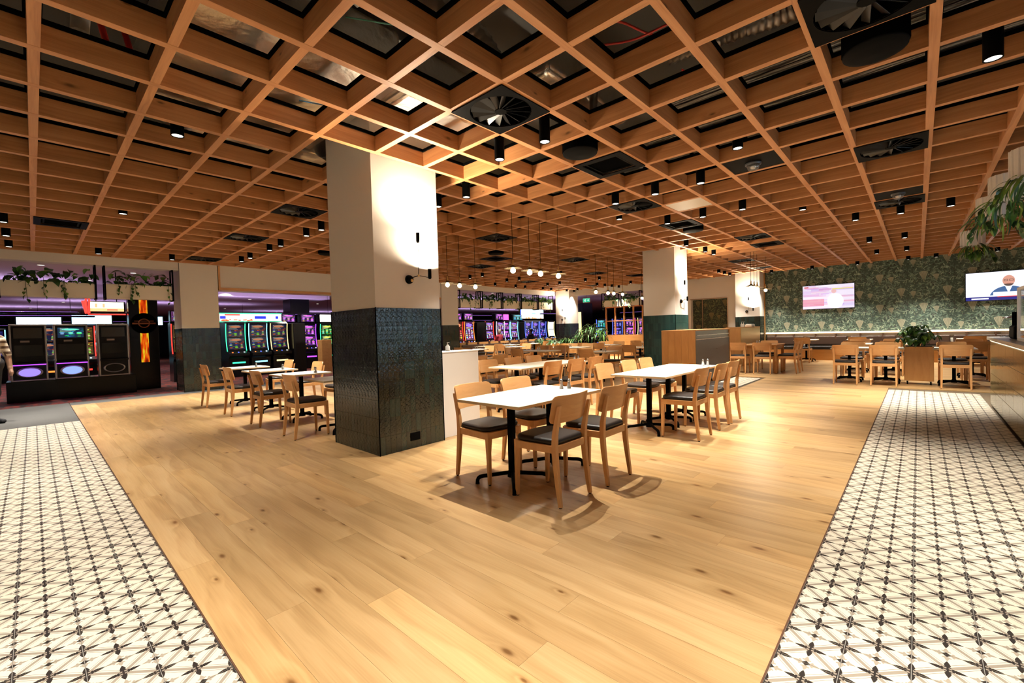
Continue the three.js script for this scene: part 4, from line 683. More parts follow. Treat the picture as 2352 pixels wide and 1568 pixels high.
function slot(x, z, turn, label, { tex = ST.blue, edge = NE.blue, full = false, top = null, chair = true, s = 1 } = {}) {
  const t = thing('slot_machine', label, 'slot machine', [x, 0, z], turn); t.scale.setScalar(s);
  mesh('cabinet', cabProfile, M.cab, t);
  if (full) mesh('screen', rbFull, tex, t); else { mesh('screen', rbLow, tex, t); mesh('screen', rbHigh, tex, t); }
  for (const k of [-1, 1]) { const e = mesh('edge_light', edgeL, edge, t); e.position.x = k * .295; }
  mesh('button_deck', (() => { const g = rbox(-.29, .29, -.012, .012, -.09, .09, .01); g.rotateX(.38); g.translate(0, .80, .27); return g; })(), M.cab, t);
  for (let k = 0; k < 3; k++) { const b = mesh('button', cyl(.022, .022, 0, .012, 0, 0, 12), [NE.orange, NE.blue, NE.white][k], t); b.rotation.x = .38; b.position.set(-.18 + k * .18, .815, .27); }
  mesh('belly_light', rbox(-.2, .2, .45, .5, .278, .285, .003, 1), edge, t);
  if (top) { const p = mesh('topper', rbox(-.3, .3, 1.84, 2.2, -.2, .06, .02, 2), M.cab, t); mesh('topper_screen', box(-.27, .27, 1.87, 2.17, .062, .066), top, p); }
  return t;
}
const E_ = Math.PI / 2; // machine faces +x
// three machines on a plinth
single('machine_plinth', rbox(-15.25, -14.55, 0, .46, -1.75, .42, .01), M.cab, 'long black plinth carrying three slot machines at the gaming room edge', 'plinth');
M.silver = std({ color: lin(.35, .33, .33), metalness: .85, roughness: .35 });
[[.06, 'a blank upper screen and purple lit belly', false, true], [-.615, 'a lit green and blue upper screen', true, true], [-1.35, 'dark screens and an unlit ring', false, false]].forEach(([z, w, lit, belly]) => {
  const t = thing('slot_machine', 'silver-framed slot machine on the plinth with ' + w, 'slot machine', [-14.62, .46, z], E_);
  mesh('cabinet', rbox(-.27, .27, 0, 1.25, -.5, .08, .02), M.cab, t);
  mesh('frame', merge([rbox(-.285, -.25, 0, 1.26, -.1, .1, .01), rbox(.25, .285, 0, 1.26, -.1, .1, .01), rbox(-.285, .285, 1.225, 1.262, -.1, .1, .01), rbox(-.285, .285, 0, .03, -.1, .1, .01)]), M.silver, t);
  mesh('upper_screen', box(-.215, .215, .95, 1.18, .08, .086), lit ? scr(screenTex(31, [210, 165, 130, 200], 60, 2), 1.5) : std({ color: lin(.03, .028, .024), roughness: .2 }), t);
  mesh('lower_screen', box(-.215, .215, .55, .80, .08, .085), std({ color: lin(.008, .008, .008), roughness: .12 }), t);
  mesh('name_plate', box(-.12, .02, .86, .90, .08, .088), std({ color: lin(.25, .2, .17), roughness: .5 }), t);
  mesh('button_deck', rbox(-.26, .26, .37, .42, .06, .19, .015), M.cab, t);
  if (belly) mesh('deck_light', rbox(-.255, .255, .352, .372, .10, .195, .008), NE.purple, t);
  const ring = mesh('belly_ring', (() => { const g = new THREE.TorusGeometry(.12, .013, 10, 40); g.scale(1.55, .85, 1); g.translate(0, .19, .085); return g; })(), M.silver, t);
  if (belly) mesh('belly_glass', (() => { const g = new THREE.CircleGeometry(.115, 36); g.scale(1.55, .85, 1); g.translate(0, .19, .087); return g; })(), std({ color: lin(.02, .02, .02), emissive: lit ? lin(.35, .5, 1) : lin(.42, .3, 1), emissiveIntensity: 1.5 }), t);
});
// illuminated sign and flame pillar
{ const t = thing('neon_sign', 'red and white illuminated bank sign with a red neon spire', 'sign', [-15.6, 2.0, -1.35], E_);
  mesh('box', rbox(-.36, .36, .02, .34, -.1, .06, .015), M.cab, t); mesh('lit_face', box(-.33, .33, .08, .32, .06, .068), std({ color: lin(.1, .1, .1), emissive: lin(1, 1, 1), emissiveMap: canvasTex(128, 64, (c, w, h) => { c.fillStyle = '#fff4dc'; c.fillRect(0, 0, w, h); c.fillStyle = '#ffb070'; c.fillRect(0, 44, w, 20); c.fillStyle = '#c9a070'; c.fillRect(20, 12, 8, 26); c.fillRect(48, 12, 8, 26); c.fillStyle = '#e05040'; c.fillRect(64, 50, 40, 8); }), emissiveIntensity: 2.6 }), t);
  mesh('neon_tube', merge([rod([-.36, .0, .07], [.36, .0, .07], .015), rod([-.42, .35, .05], [-.36, .02, .07], .02), rod([-.46, .34, .05], [-.40, .02, .07], .02), rod([-.38, .05, .08], [-.40, .62, .08], .02), rod([-.34, .03, .08], [-.33, .45, .08], .02)]), NE.red, t); const b = mesh('spire_ball', new THREE.SphereGeometry(.03, 12, 8), NE.red, t); b.position.set(-.40, .68, .08); mesh('hanger', merge([rod([-.2, .34, 0], [-.2, 1.12, 0], .01), rod([.2, .34, 0], [.2, 1.12, 0], .01)]), M.black, t); }
{ const flame = dataTex(64, 256, (u, v) => { const n = fbm(u * 3, v * 6, 3, 6, 201, 4) + .25 * (fbm(u * 5 + 9, v * 9, 5, 9, 207, 3) - .5); const k = Math.max(0, Math.min(1, (n - .25) * 2)); return [255 * Math.min(1, .45 + k), 190 * k * k + 30, 40 * k * k]; });
  const t = thing('flame_pillar', 'black advertising pillar with an orange flame strip and round emblem', 'display', [-15.1, 0, -2.02], E_);
  mesh('pillar', rbox(-.30, .30, 0, 2.45, -.3, 0, .01), M.cab, t); mesh('flame_screen', box(-.085, .085, .72, 2.4, 0, .008), std({ color: lin(.02, .01, .005), emissive: lin(1, 1, 1), emissiveMap: flame, emissiveIntensity: 1.1 }), t);
  mesh('emblem_disc', (() => { const g = new THREE.CylinderGeometry(.27, .27, .03, 40); g.rotateX(Math.PI / 2); g.translate(0, 1.75, .03); return g; })(), M.blackMatt, t);
  mesh('emblem_mark', merge([(() => { const g = new THREE.TorusGeometry(.11, .012, 8, 32); g.translate(0, 1.75, .047); return g; })(), box(-.24, .24, 1.725, 1.765, .046, .05), box(-.2, .2, 1.80, 1.815, .046, .05)]), std({ color: lin(.28, .07, .015), roughness: .5 }), t); }
// single machines behind the gaming room pillar
slot(-17.0, -3.2, E_, 'slot machine with red edge lights seen just left of the gaming room pillar', { tex: ST.gold, edge: NE.red, top: ST.white });
slot(-18.6, -1.0, E_, 'slot machine with red edges behind the plinth machines, middle gap', { tex: ST.gold, edge: NE.red });
slot(-18.6, -.25, E_, 'slot machine with dull red edges behind the plinth machines, first gap', { tex: ST.dim, edge: NE.orange });
// overhead screens far behind
[[-23.5, 1.5, 1.9, 'leftmost of four'], [-23.5, -.2, 1.9, 'second of four'], [-23.5, -1.6, 1.95, 'third of four'], [-23.5, -3.2, 1.9, 'last of four']].forEach(([x, z, y, w]) => { const t = thing('overhead_screen', 'bright bluish overhead screen above a far slot bank, ' + w, 'screen', [x, y, z], E_); mesh('casing', rbox(-.6, .6, 0, .42, -.08, 0, .01), M.cab, t); mesh('display', box(-.56, .56, .04, .38, 0, .008), std({ color: lin(.02, .02, .02), emissive: lin(.55, .85, 1), emissiveIntensity: 3 }), t); mesh('post', rod([0, -1.9, -.04], [0, 0, -.04], .04), M.cab, t); });
for (let k = 0; k < 5; k++) slot(-22.6, 2.2 - k * 1.3, E_, 'far slot machine under the overhead screens, ' + ['nearest the side wall', 'next along', 'middle', 'past the middle', 'nearest the centre'][k], { tex: pick([ST.teal, ST.green, ST.purple, ST.blue]), edge: pick([NE.cyan, NE.yellow, NE.blue]) });
// bank under the long sign
{ const t = thing('bank_sign', 'long white and green illuminated sign over a slot bank', 'sign', [-17.3, 1.85, -5.27], E_);
  mesh('box', rbox(-1.0, 1.0, 0, .30, -.16, 0, .03), M.cab, t); mesh('lit_face', box(-.98, .98, .03, .28, 0, .01), std({ color: lin(.05, .05, .05), emissive: lin(1, 1, 1), emissiveMap: canvasTex(256, 32, (c, w, h) => { c.fillStyle = '#fff8e8'; c.fillRect(0, 0, w, h); c.fillStyle = '#e8552a'; for (let k = 0; k < 14; k++) c.fillRect(rnd() * 140, 22 + rnd() * 8, rr(6, 20), 4); c.fillStyle = '#2430c8'; c.fillRect(2, 10, 22, 12); c.fillRect(140, 10, 48, 12); c.fillRect(230, 10, 12, 12); c.fillStyle = '#c42a1a'; c.fillRect(20, 2, 60, 5); }), emissiveIntensity: 2.4 }), t);
  mesh('neon_edge', merge([rod([-1, .005, .01], [1, .005, .01], .014), rod([-1, .298, .01], [1, .298, .01], .01)]), NE.green, t); mesh('support', merge([rod([-.9, -1.83, -.1], [-.9, 0, -.1], .03), rod([.9, -1.83, -.1], [.9, 0, -.1], .03)]), M.cab, t); }
slot(-16.9, -4.6, E_ + .12, 'slot machine under the long sign, beside the gaming room pillar', { tex: ST.dim, edge: NE.green });
slot(-16.9, -5.28, E_ + .12, 'middle slot machine under the long sign with cyan edge light', { tex: ST.dim, edge: NE.cyan });
slot(-16.9, -5.96, E_ + .12, 'slot machine under the long sign with pale yellow edge light', { tex: ST.dim, edge: NE.yellow });
single('machine_end_cabinet', rbox(-17.2, -16.5, 0, 1.78, -6.78, -6.36, .02), M.cab, 'tall black end cabinet closing the bank under the long sign', 'cabinet');
slot(-18.3, -6.85, E_ + .2, 'slot machine with purple screens beside the red-edged cabinet', { tex: ST.purple, edge: NE.red, top: ST.purple });
slot(-18.3, -7.6, E_ + .1, 'slot machine with purple screens and gold edge light', { tex: ST.purple, edge: NE.purple, top: ST.purple });
slot(-18.3, -8.35, E_ + .1, 'slot machine with green edge lights and a white lit topper', { tex: ST.green, edge: NE.green, top: neon(1, .96, .9, 2.4) });
slot(-18.3, -9.05, E_, 'slot machine with pale blue screen near the yellow light pole', { tex: ST.teal, edge: NE.blue, top: neon(1, .96, .9, 2.4) });
{ const t = thing('light_pole', 'black square pole with a tall yellow light strip', 'light pole', [-16.3, 0, -7.95], 0); mesh('pole', rbox(-.12, .12, 0, 3.11, -.12, .12, .01), M.cab, t); mesh('light_strip', box(.121, .13, .9, 2.35, -.03, .03), NE.yellow, t); }
single('timber_pedestal', rbox(-15.7, -15.35, 0, 1.15, -7.2, -6.85, .01), M.ply, 'plain timber pedestal on the red carpet beside the green pillar', 'pedestal');
single('dark_pillar', rbox(-20.5, -19.7, 0, 2.9, -8.3, -7.5, .01), M.cab, 'square black pillar behind the long illuminated sign', 'pillar');
// bank behind the low booth
slot(-16.0, -13.55, E_, 'slot machine with red edges beside the booth end pillar', { tex: ST.red, edge: NE.red, full: true, top: ST.purple });
slot(-16.0, -14.25, E_, 'slot machine with orange edges and pale tall screen', { tex: ST.white, edge: NE.orange, full: true, top: ST.purple });
single('machine_end_cabinet', rbox(-16.5, -15.8, 0, 1.75, -15.3, -14.68, .02), M.cab, 'black cabinet back between the red and the white lit machines', 'cabinet');
slot(-16.1, -15.7, E_, 'slot machine with red edge next to the black cabinet', { tex: ST.white, edge: NE.red });
slot(-16.0, -16.4, E_, 'slot machine with white curved edge lights', { tex: ST.white, edge: NE.white, top: ST.purple });
slot(-16.4, -17.25, E_, 'slot machine with pink top light beside the pink-shirted person', { tex: ST.purple, edge: NE.cyan, top: NE.pink });
slot(-16.4, -17.9, E_, 'slot machine with cyan edge light left of the blue trio', { tex: ST.white, edge: NE.cyan });
single('machine_end_cabinet', rbox(-16.9, -16.2, 0, 1.75, -18.7, -18.25, .02), M.cab, 'black cabinet back left of the blue slot machine trio', 'cabinet');
for (const [z, w] of [[-19.1, 'beside the black cabinet'], [-19.75, 'in the middle'], [-20.4, 'farthest from the cabinet']]) slot(-16.4, z, E_, 'tall blue slot machine under the big bright screen, ' + w, { tex: ST.blue, edge: NE.blue, full: true });
{ const t = thing('jackpot_screen', 'big pale bright screen above the blue slot machines', 'screen', [-16.5, 1.92, -19.75], E_); mesh('casing', rbox(-1.05, 1.05, 0, .62, -.14, 0, .02), M.cab, t); mesh('display', box(-1.0, 1.0, .04, .58, 0, .01), std({ color: lin(.03, .03, .03), emissive: lin(1, 1, 1), emissiveMap: canvasTex(256, 80, (c, w, h) => { c.fillStyle = '#d8f4ff'; c.fillRect(0, 0, w, h); c.fillStyle = '#fff6ec'; c.fillRect(0, 44, w, 36); c.fillStyle = '#f0a868'; for (let k = 0; k < 12; k++) { c.beginPath(); c.arc(rnd() * w, 78, rr(4, 12), 0, 7); c.fill(); } c.fillStyle = '#a8d8e8'; c.fillRect(120, 32, 40, 8); }), emissiveIntensity: 2.2 }), t); mesh('rim_light', merge([rod([-1.05, .62, 0], [1.05, .62, 0], .015), rod([-1.05, 0, 0], [-1.05, .62, 0], .015)]), NE.blue, t); }
{ const t = thing('jackpot_screen', 'small teal lit screen left of the big bright screen', 'screen', [-16.5, 1.84, -18.45], E_); mesh('casing', rbox(-.42, .42, 0, .36, -.14, 0, .02), M.cab, t); mesh('display', box(-.38, .38, .03, .33, 0, .01), ST.teal, t); }
slot(-16.4, -21.2, E_, 'slot machine with blown-out white screens beside the corner pillar', { tex: neon(1, .97, .92, 2.4), edge: NE.yellow });
// behind the slatted screen
for (const [x, ed, tx, w] of [[-12.0, NE.blue, ST.blue, 'blue edge lights'], [-11.25, NE.pink, ST.purple, 'pink edge lights'], [-10.5, NE.yellow, ST.purple, 'yellow edge lights'], [-9.75, NE.purple, ST.purple, 'violet edge lights'], [-13.0, NE.blue, ST.teal, 'blue edge lights and a wheel']]) slot(x, -21.6, 0, 'slot machine with ' + w + ' behind the slatted screen', { tex: tx, edge: ed });
{ const t = thing('light_pillar', 'black pillar with two tall warm light panels behind the green plants', 'pillar', [-14.6, 0, -21.8]); mesh('pillar', rbox(-.55, .55, 0, 2.75, -.5, .5, .02), M.cab, t); for (const x of [-.28, .3]) mesh('light_panel', box(x - .12, x + .12, .6, 2.25, .5, .512), NE.yellow, t); }
{ const t = thing('light_column', 'tall warm light panel behind the right end of the slatted screen', 'light panel', [-9.6, 0, -23.6]); mesh('post', rbox(-.2, .2, 0, 2.9, -.15, .15, .01), M.cab, t); mesh('lit_face', box(-.14, .14, .9, 2.6, .15, .16), NE.yellow, t); }
// recessed gaming room downlights and added uplight troughs that tint the ceiling purple
{ const disc = (() => { const g = new THREE.CylinderGeometry(.06, .06, .01, 18); return g; })(); const rim = new THREE.TorusGeometry(.065, .008, 6, 20).rotateX(Math.PI / 2);
  const lamps = []; for (const [x, z] of [[-15, -.2], [-15.5, -1.9], [-17, .6], [-18, -1.2], [-19, .2], [-20, -2], [-16, -4.4], [-15.2, -6.3], [-17.5, -6.8], [-19, -5], [-20.5, -6.2], [-16.5, -9], [-22, -8], [-15.2, -12.4], [-15, -15], [-17.5, -14], [-18.5, -17], [-16, -18.4], [-20, -19.5], [-15, -21.5], [-24, 1], [-25, -3], [-28, -1], [-30, 3], [-33, 0], [-27, -6], [-31, -8], [-25, -11], [-36, -4], [-24, -27], [-28, -22], [-21, -29], [-26, -33], [-18, -30], [-14, -28], [-11, -31], [-14, -35], [-29, -16], [-34, -12], [-12, -19.6], [-10.5, -20.6], [-12.5, -23.5], [-17, -24]]) lamps.push([x, z]);
  for (const [x, z] of lamps) { const dropped = (x > -22 && x < -19.2 && z > -9 && z < 3) || (x > -22.5 && x < -18.6 && z < -12 && z > -24) || (x > -12.6 && x < -9.2 && z < -22 && z > -25.5); const y = dropped ? 2.9 : 3.12; const t = thing('recessed_light', 'small round recessed light in the mauve gaming room ceiling', 'ceiling light', [x, y - .006, z], 0, 'gaming room ceiling lights'); mesh('lamp_lens', disc, neon(1, .93, .8, 5), t); mesh('rim', rim, M.silver, t);
    const s = new THREE.SpotLight(WARM, 40, 0, 1.1, 1, 2); s.name = 'lamp_beam'; s.position.y = -.012; s.castShadow = true; s.target.name = 'lamp_aim'; s.target.position.set(0, -3, 0); t.add(s); t.add(s.target); }
  const addedCove = (x, z, len, along, label) => { const t = thing('added_uplight', label, 'cove light', [x, 2.15, z], along === 'z' ? 0 : Math.PI / 2); mesh('trough', rbox(-.06, .06, 0, .05, -len / 2, len / 2, .01), M.cab, t); mesh('light_strip', box(-.035, .035, .05, .056, -len / 2 + .05, len / 2 - .05), neon(.5, .2, 1, 2.5), t); mesh('hanger', merge([rod([0, .05, -len / 2 + .2], [0, .97, -len / 2 + .2], .006), rod([0, .05, len / 2 - .2], [0, .97, len / 2 - .2], .006)]), M.cab, t);
    const r = new THREE.RectAreaLight(new THREE.Color().setRGB(.74, .54, 1), 42, .1, len); r.name = 'lamp_glow'; r.position.y = .062; r.rotation.x = Math.PI / 2; t.add(r); };
  addedCove(-19.0, -6.5, 5, 'z', 'added purple uplight trough above the bank near the long sign'); addedCove(-18.2, -16.5, 6, 'z', 'added purple uplight trough above the bank behind the booth'); addedCove(-18.5, .5, 3, 'z', 'added purple uplight trough above the machines behind the plinth'); addedCove(-11.5, -24.5, 4, 'x', 'added purple uplight trough beyond the slatted screen'); addedCove(-21, 1.5, 6, 'z', 'added purple uplight trough between the plinth and the far bank'); addedCove(-32, 2, 8, 'z', 'added purple uplight trough near the dark far wall, entrance side'); addedCove(-33, -14, 8, 'z', 'added purple uplight trough near the dark far wall, middle'); addedCove(-27, -4, 8, 'z', 'added long purple uplight trough deep in the gaming room'); addedCove(-26, -26, 8, 'z', 'added long purple uplight trough at the far end of the gaming room'); addedCove(-15.3, -20.5, 3, 'z', 'added purple uplight trough near the corner pillar');
}
// ---- slatted timber screen ----
{ const t = thing('timber_screen', 'open timber grid screen on a low timber wall at the gaming room edge', 'screen', [-9.8, 0, -18.12]);
  mesh('low_wall', metreUV(rbox(-.9, .95, 0, .93, -.05, .05, .004), 0), M.ply, t); for (const x of [-.88, -.42, .04, .5, .93]) mesh('post', rbox(x - .025, x + .025, .93, 2.25, -.04, .04, .003), M.beam, t); for (const y of [.95, 1.6, 2.23]) mesh('rail', rbox(-.9, .95, y - .02, y + .02, -.035, .035, .003), M.beam, t); }
// ---- exit sign ----
{ const t = thing('exit_sign', 'green lit exit sign hanging from the white bulkhead', 'exit sign', [-11.75, 2.55, -18.12]); mesh('casing', rbox(-.2, .2, 0, .2, -.03, 0, .005), M.whiteGloss, t); mesh('lit_face', box(-.19, .19, .01, .19, 0, .006), std({ color: lin(.02, .1, .06), emissive: lin(1, 1, 1), emissiveMap: canvasTex(128, 64, (c, w, h) => { c.fillStyle = '#18b48a'; c.fillRect(0, 0, w, h); c.fillStyle = '#e8fff8'; c.beginPath(); c.arc(46, 14, 6, 0, 7); c.fill(); c.lineWidth = 7; c.strokeStyle = '#e8fff8'; c.beginPath(); c.moveTo(44, 22); c.lineTo(38, 38); c.lineTo(26, 50); c.moveTo(38, 38); c.lineTo(50, 46); c.lineTo(46, 58); c.moveTo(28, 30); c.lineTo(42, 24); c.lineTo(56, 34); c.stroke(); c.fillRect(80, 28, 30, 8); c.beginPath(); c.moveTo(122, 32); c.lineTo(104, 18); c.lineTo(104, 46); c.fill(); }), emissiveIntensity: 1.6 }), t); mesh('bracket', rod([0, .2, -.015], [0, .36, -.015], .01), M.steel, t); }
// ---- televisions ----
function tv(x, y, w, h, label, tex, k) { const t = thing('television', label, 'television', [x, y, -18.597]); mesh('casing', rbox(-w / 2, w / 2, -h / 2, h / 2, .03, .08, .008), M.black, t); mesh('screen', box(-w / 2 + .012, w / 2 - .012, -h / 2 + .012, h / 2 - .012, .08, .083), std({ color: lin(.01, .01, .01), emissive: lin(1, 1, 1), emissiveMap: tex, emissiveIntensity: k, roughness: .2 }), t); mesh('wall_bracket', box(-.15, .15, -.12, .12, 0, .03), M.darkSteel, t); }
tv(-2.28, 2.15, 1.47, .83, 'wall television showing a bright pink and white sports picture', canvasTex(256, 144, (c, w, h) => { c.fillStyle = '#efe4f6'; c.fillRect(0, 0, w, h); const g = ['#c9a6e0', '#e88aa8', '#f3c6d6', '#b79be0', '#f7f3ff', '#d7c7f2']; for (let k = 0; k < 60; k++) { c.fillStyle = pick(g); c.globalAlpha = .55; c.fillRect(rnd() * w - 40, rnd() * h, rr(40, 160), rr(3, 12)); } c.globalAlpha = 1; c.fillStyle = '#e06a86'; c.globalAlpha = .6; c.fillRect(0, 84, 110, 44); c.globalAlpha = 1; c.fillStyle = '#ffffff'; c.beginPath(); c.ellipse(165, 100, 40, 46, 0, 0, 7); c.fill(); c.fillStyle = '#e8b8b8'; c.beginPath(); c.arc(158, 40, 13, 0, 7); c.fill(); c.fillStyle = '#e8dc6a'; c.fillRect(150, 24, 100, 5); c.fillStyle = '#c03048'; c.fillRect(8, 6, 22, 7); }), 1.5);
tv(1.75, 2.17, 1.47, .82, 'wall television showing a suited presenter on a white studio ground', canvasTex(256, 144, (c, w, h) => { c.fillStyle = '#f6f7ff'; c.fillRect(0, 0, w, h); c.fillStyle = '#42608c'; c.beginPath(); c.moveTo(84, 120); c.quadraticCurveTo(96, 84, 132, 76); c.lineTo(164, 76); c.quadraticCurveTo(200, 84, 212, 120); c.fill(); c.fillStyle = '#f8f8ff'; c.beginPath(); c.moveTo(136, 76); c.lineTo(148, 112); c.lineTo(160, 76); c.fill(); c.fillStyle = '#c98f7c'; c.beginPath(); c.ellipse(148, 48, 21, 27, 0, 0, 7); c.fill(); c.fillStyle = '#5a4640'; c.beginPath(); c.ellipse(148, 64, 16, 12, 0, 0, 3.14); c.fill(); c.fillStyle = '#b9705f'; c.fillRect(141, 61, 14, 3); c.strokeStyle = '#6a5048'; c.lineWidth = 2; c.strokeRect(133, 42, 12, 8); c.strokeRect(151, 42, 12, 8); c.fillStyle = '#ffffff'; c.fillRect(96, 104, 110, 22); c.fillStyle = '#2a2a78'; c.fillRect(0, 126, w, 18); c.fillStyle = '#ffffff'; c.fillRect(20, 132, 60, 7); c.fillStyle = '#d03030'; c.fillRect(110, 126, 90, 4); }), 1.9);
// ---- added menu boards behind the counter, out of view, for kitchen light ----
for (const [z, w] of [[-5.2, 'first'], [-9.1, 'second']]) { const t = thing('added_menu_board', 'added unseen bright bluish menu screen behind the counter, ' + w + ' from the entrance side', 'screen', [3.28, 2.1, z], -Math.PI / 2); mesh('casing', rbox(-.6, .6, -.35, .35, 0, .05, .008), M.black, t); mesh('display', box(-.58, .58, -.33, .33, .05, .055), std({ color: lin(.02, .02, .02), emissive: lin(.62, .82, 1), emissiveIntensity: 2.6 }), t); const r = new THREE.RectAreaLight(new THREE.Color().setRGB(.62, .82, 1), 1.5, 1.1, .6); r.name = 'lamp_glow'; r.position.set(0, 0, .07); r.rotation.y = Math.PI; t.add(r); }

{ const t = thing('drinks_fridge', 'upright drinks fridge with bright bluish interior behind the counter', 'fridge', [3.0, 0, -6.9], -Math.PI / 2);
  mesh('cabinet', merge([box(-.66, .66, 0, .2, -.28, .25), box(-.66, .66, 2.05, 2.2, -.28, .25), box(-.66, -.62, .2, 2.05, -.28, .25), box(.62, .66, .2, 2.05, -.28, .25), box(-.62, .62, .2, 2.05, -.28, -.25)]), M.whiteGloss, t);
  mesh('lit_back', box(-.61, .61, .22, 2.03, -.25, -.24), std({ color: lin(.3, .35, .4), emissive: lin(.55, .8, 1), emissiveIntensity: 7 }), t);
  for (let k = 0; k < 4; k++) mesh('shelf', box(-.61, .61, .55 + k * .38, .56 + k * .38, -.23, .18), M.steel, t);
  for (const s of [-1, 1]) { const d = mesh('glass_door', box(s * .31 - .3, s * .31 + .3, .21, 2.04, .235, .245), M.glass, t); mesh('door_handle', rbox(s * .05 - .012, s * .05 + .012, .9, 1.4, .25, .275, .005), M.black, d); }
  const r = new THREE.RectAreaLight(new THREE.Color().setRGB(.55, .8, 1), 0.8, 1.2, 1.7); r.name = 'lamp_glow'; r.position.set(0, 1.1, -.2); r.rotation.y = Math.PI; t.add(r); }

// ================= PLANTS AND PEOPLE =================
function leafGeo(L, W, droop, kind = 'oval', n = 6) { // grows along +z from origin, slight fold
  const pos = [], idx = []; for (let k = 0; k <= n; k++) { const t = k / n; let w = kind === 'heart' ? W * Math.pow(Math.sin(Math.PI * Math.min(1, .12 + t * .88)), .8) * (1 - .35 * t) : kind === 'strap' ? W * Math.pow(Math.sin(Math.PI * (.08 + .92 * t)), .55) : W * Math.sin(Math.PI * (.04 + .96 * t)); const y = -droop * t * t * L + .12 * L * Math.sin(t * 2), z = L * t * (1 - .15 * droop * t); pos.push(-w / 2, y + w * .14, z, 0, y, z, w / 2, y + w * .14, z); if (k) { const a = 3 * k - 3; for (const o of [0, 1]) idx.push(a + o, a + o + 1, a + o + 3, a + o + 1, a + o + 4, a + o + 3); } }
  const g = new THREE.BufferGeometry(); g.setAttribute('position', new THREE.Float32BufferAttribute(pos, 3)); g.setIndex(idx.map((v, i, a) => v)); g.computeVertexNormals(); g.setAttribute('uv', new THREE.Float32BufferAttribute(new Float32Array(pos.length / 3 * 2), 2)); return g;
}
for (const k of ['leafDark', 'leafMid', 'leafLight']) M[k].side = THREE.DoubleSide;
const LG = { oval: leafGeo(.16, .075, .5), heart: leafGeo(.13, .11, .4, 'heart'), strap: leafGeo(.34, .035, .8, 'strap', 8), small: leafGeo(.09, .07, .4, 'heart', 4) };
function leafAt(t, geo, mat, p, yaw, pitch, roll, s) { const m = mesh('leaf', geo, mat, t); m.position.set(...p); m.rotation.order = 'YXZ'; m.rotation.set(pitch, yaw, roll); m.scale.setScalar(s); return m; }
const leafMat = () => { const r = rnd(); return r < .5 ? M.leafDark : r < .85 ? M.leafMid : M.leafLight; };
// wheeled planter bush: palmate leaves
{ const t = thing('potted_umbrella_plant', 'bushy dark green umbrella plant in the wheeled planter', 'plant', [.005, .748, -11.92]);
  for (let k = 0; k < 34; k++) { const a = rnd() * 6.28, r = rr(.05, .36), h = rr(.10, .46) * (1 - r * .6); const tip = [Math.cos(a) * r, h, Math.sin(a) * r * .9]; mesh('stem', tube([[tip[0] * .12, 0, tip[2] * .12], [tip[0] * .4, h * .7, tip[2] * .4], tip], .004, 5, 4), M.stem, t); const n = 6; for (let q = 0; q < n; q++) leafAt(t, LG.oval, leafMat(), tip, a + q * 6.28 / n, rr(.15, .6), rr(-.2, .2), rr(.85, 1.15)); } }
// hanging white pots with trailing plants over the counter
for (const [x, z, w] of [[.88, -7.0, 'nearest the entrance'], [.82, -8.1, 'second from the entrance'], [.80, -9.4, 'third from the entrance'], [.80, -12.7, 'last of the row']]) {
  const t = thing('hanging_pot', 'white ribbed cylinder pot hanging over the counter, ' + w, 'pot', [x, 2.70, z]);
  mesh('pot', lathe([[.001, .02], [.15, .02], [.165, 0], [.17, .3], [.16, .3], [.155, .05], [.001, .05]], 32), M.whiteGloss, t); mesh('ribs', merge(Array.from({ length: 16 }, (_, k) => cyl(.014, .014, .0, .3, Math.cos(k * .3927) * .165, Math.sin(k * .3927) * .165, 8))), M.whiteGloss, t); mesh('hanger', merge([rod([0, .05, 0], [0, .605, 0], .006), rod([-.16, .28, 0], [.16, .28, 0], .005)]), M.steel, t); mesh('soil', cyl(.154, .154, .2, .24, 0, 0, 20), M.soil, t);
  const p = thing('trailing_plant', 'trailing strap-leaved plant hanging from the white pot ' + w, 'plant', [x, 2.70, z]);
  for (let k = 0; k < 30; k++) { const a = rnd() * 6.28, r = rr(.08, .17), L = rr(.5, .95); leafAt(p, LG.strap, pick([M.leafMid, M.leafLight, M.leafDark]), [Math.cos(a) * r, rr(-.03, .03), Math.sin(a) * r], Math.PI / 2 - a, rr(-.1, .7), rr(-.3, .3), L); }
  for (let k = 0; k < 6; k++) { const a = rnd() * 6.28, d = rr(.1, .3), c = Math.cos(a), s = Math.sin(a); const pts = [[c * .1, .03, s * .1], [c * .17, .0, s * .17], [c * .2, -.06, s * .2], [c * (.2 + d * .3), -d, s * (.2 + d * .3)]]; mesh('stem', tube(pts, .005, 10, 5), M.stem, p); for (let q = 0; q < 6; q++) { const u = q / 6; leafAt(p, LG.oval, leafMat(), [c * (.2 + d * .3 * u), -.06 - (d - .06) * u, s * (.2 + d * .3 * u)], Math.PI / 2 - a + rr(-1.2, 1.2), rr(.2, 1.0), 0, rr(.6, 1)); } }
}
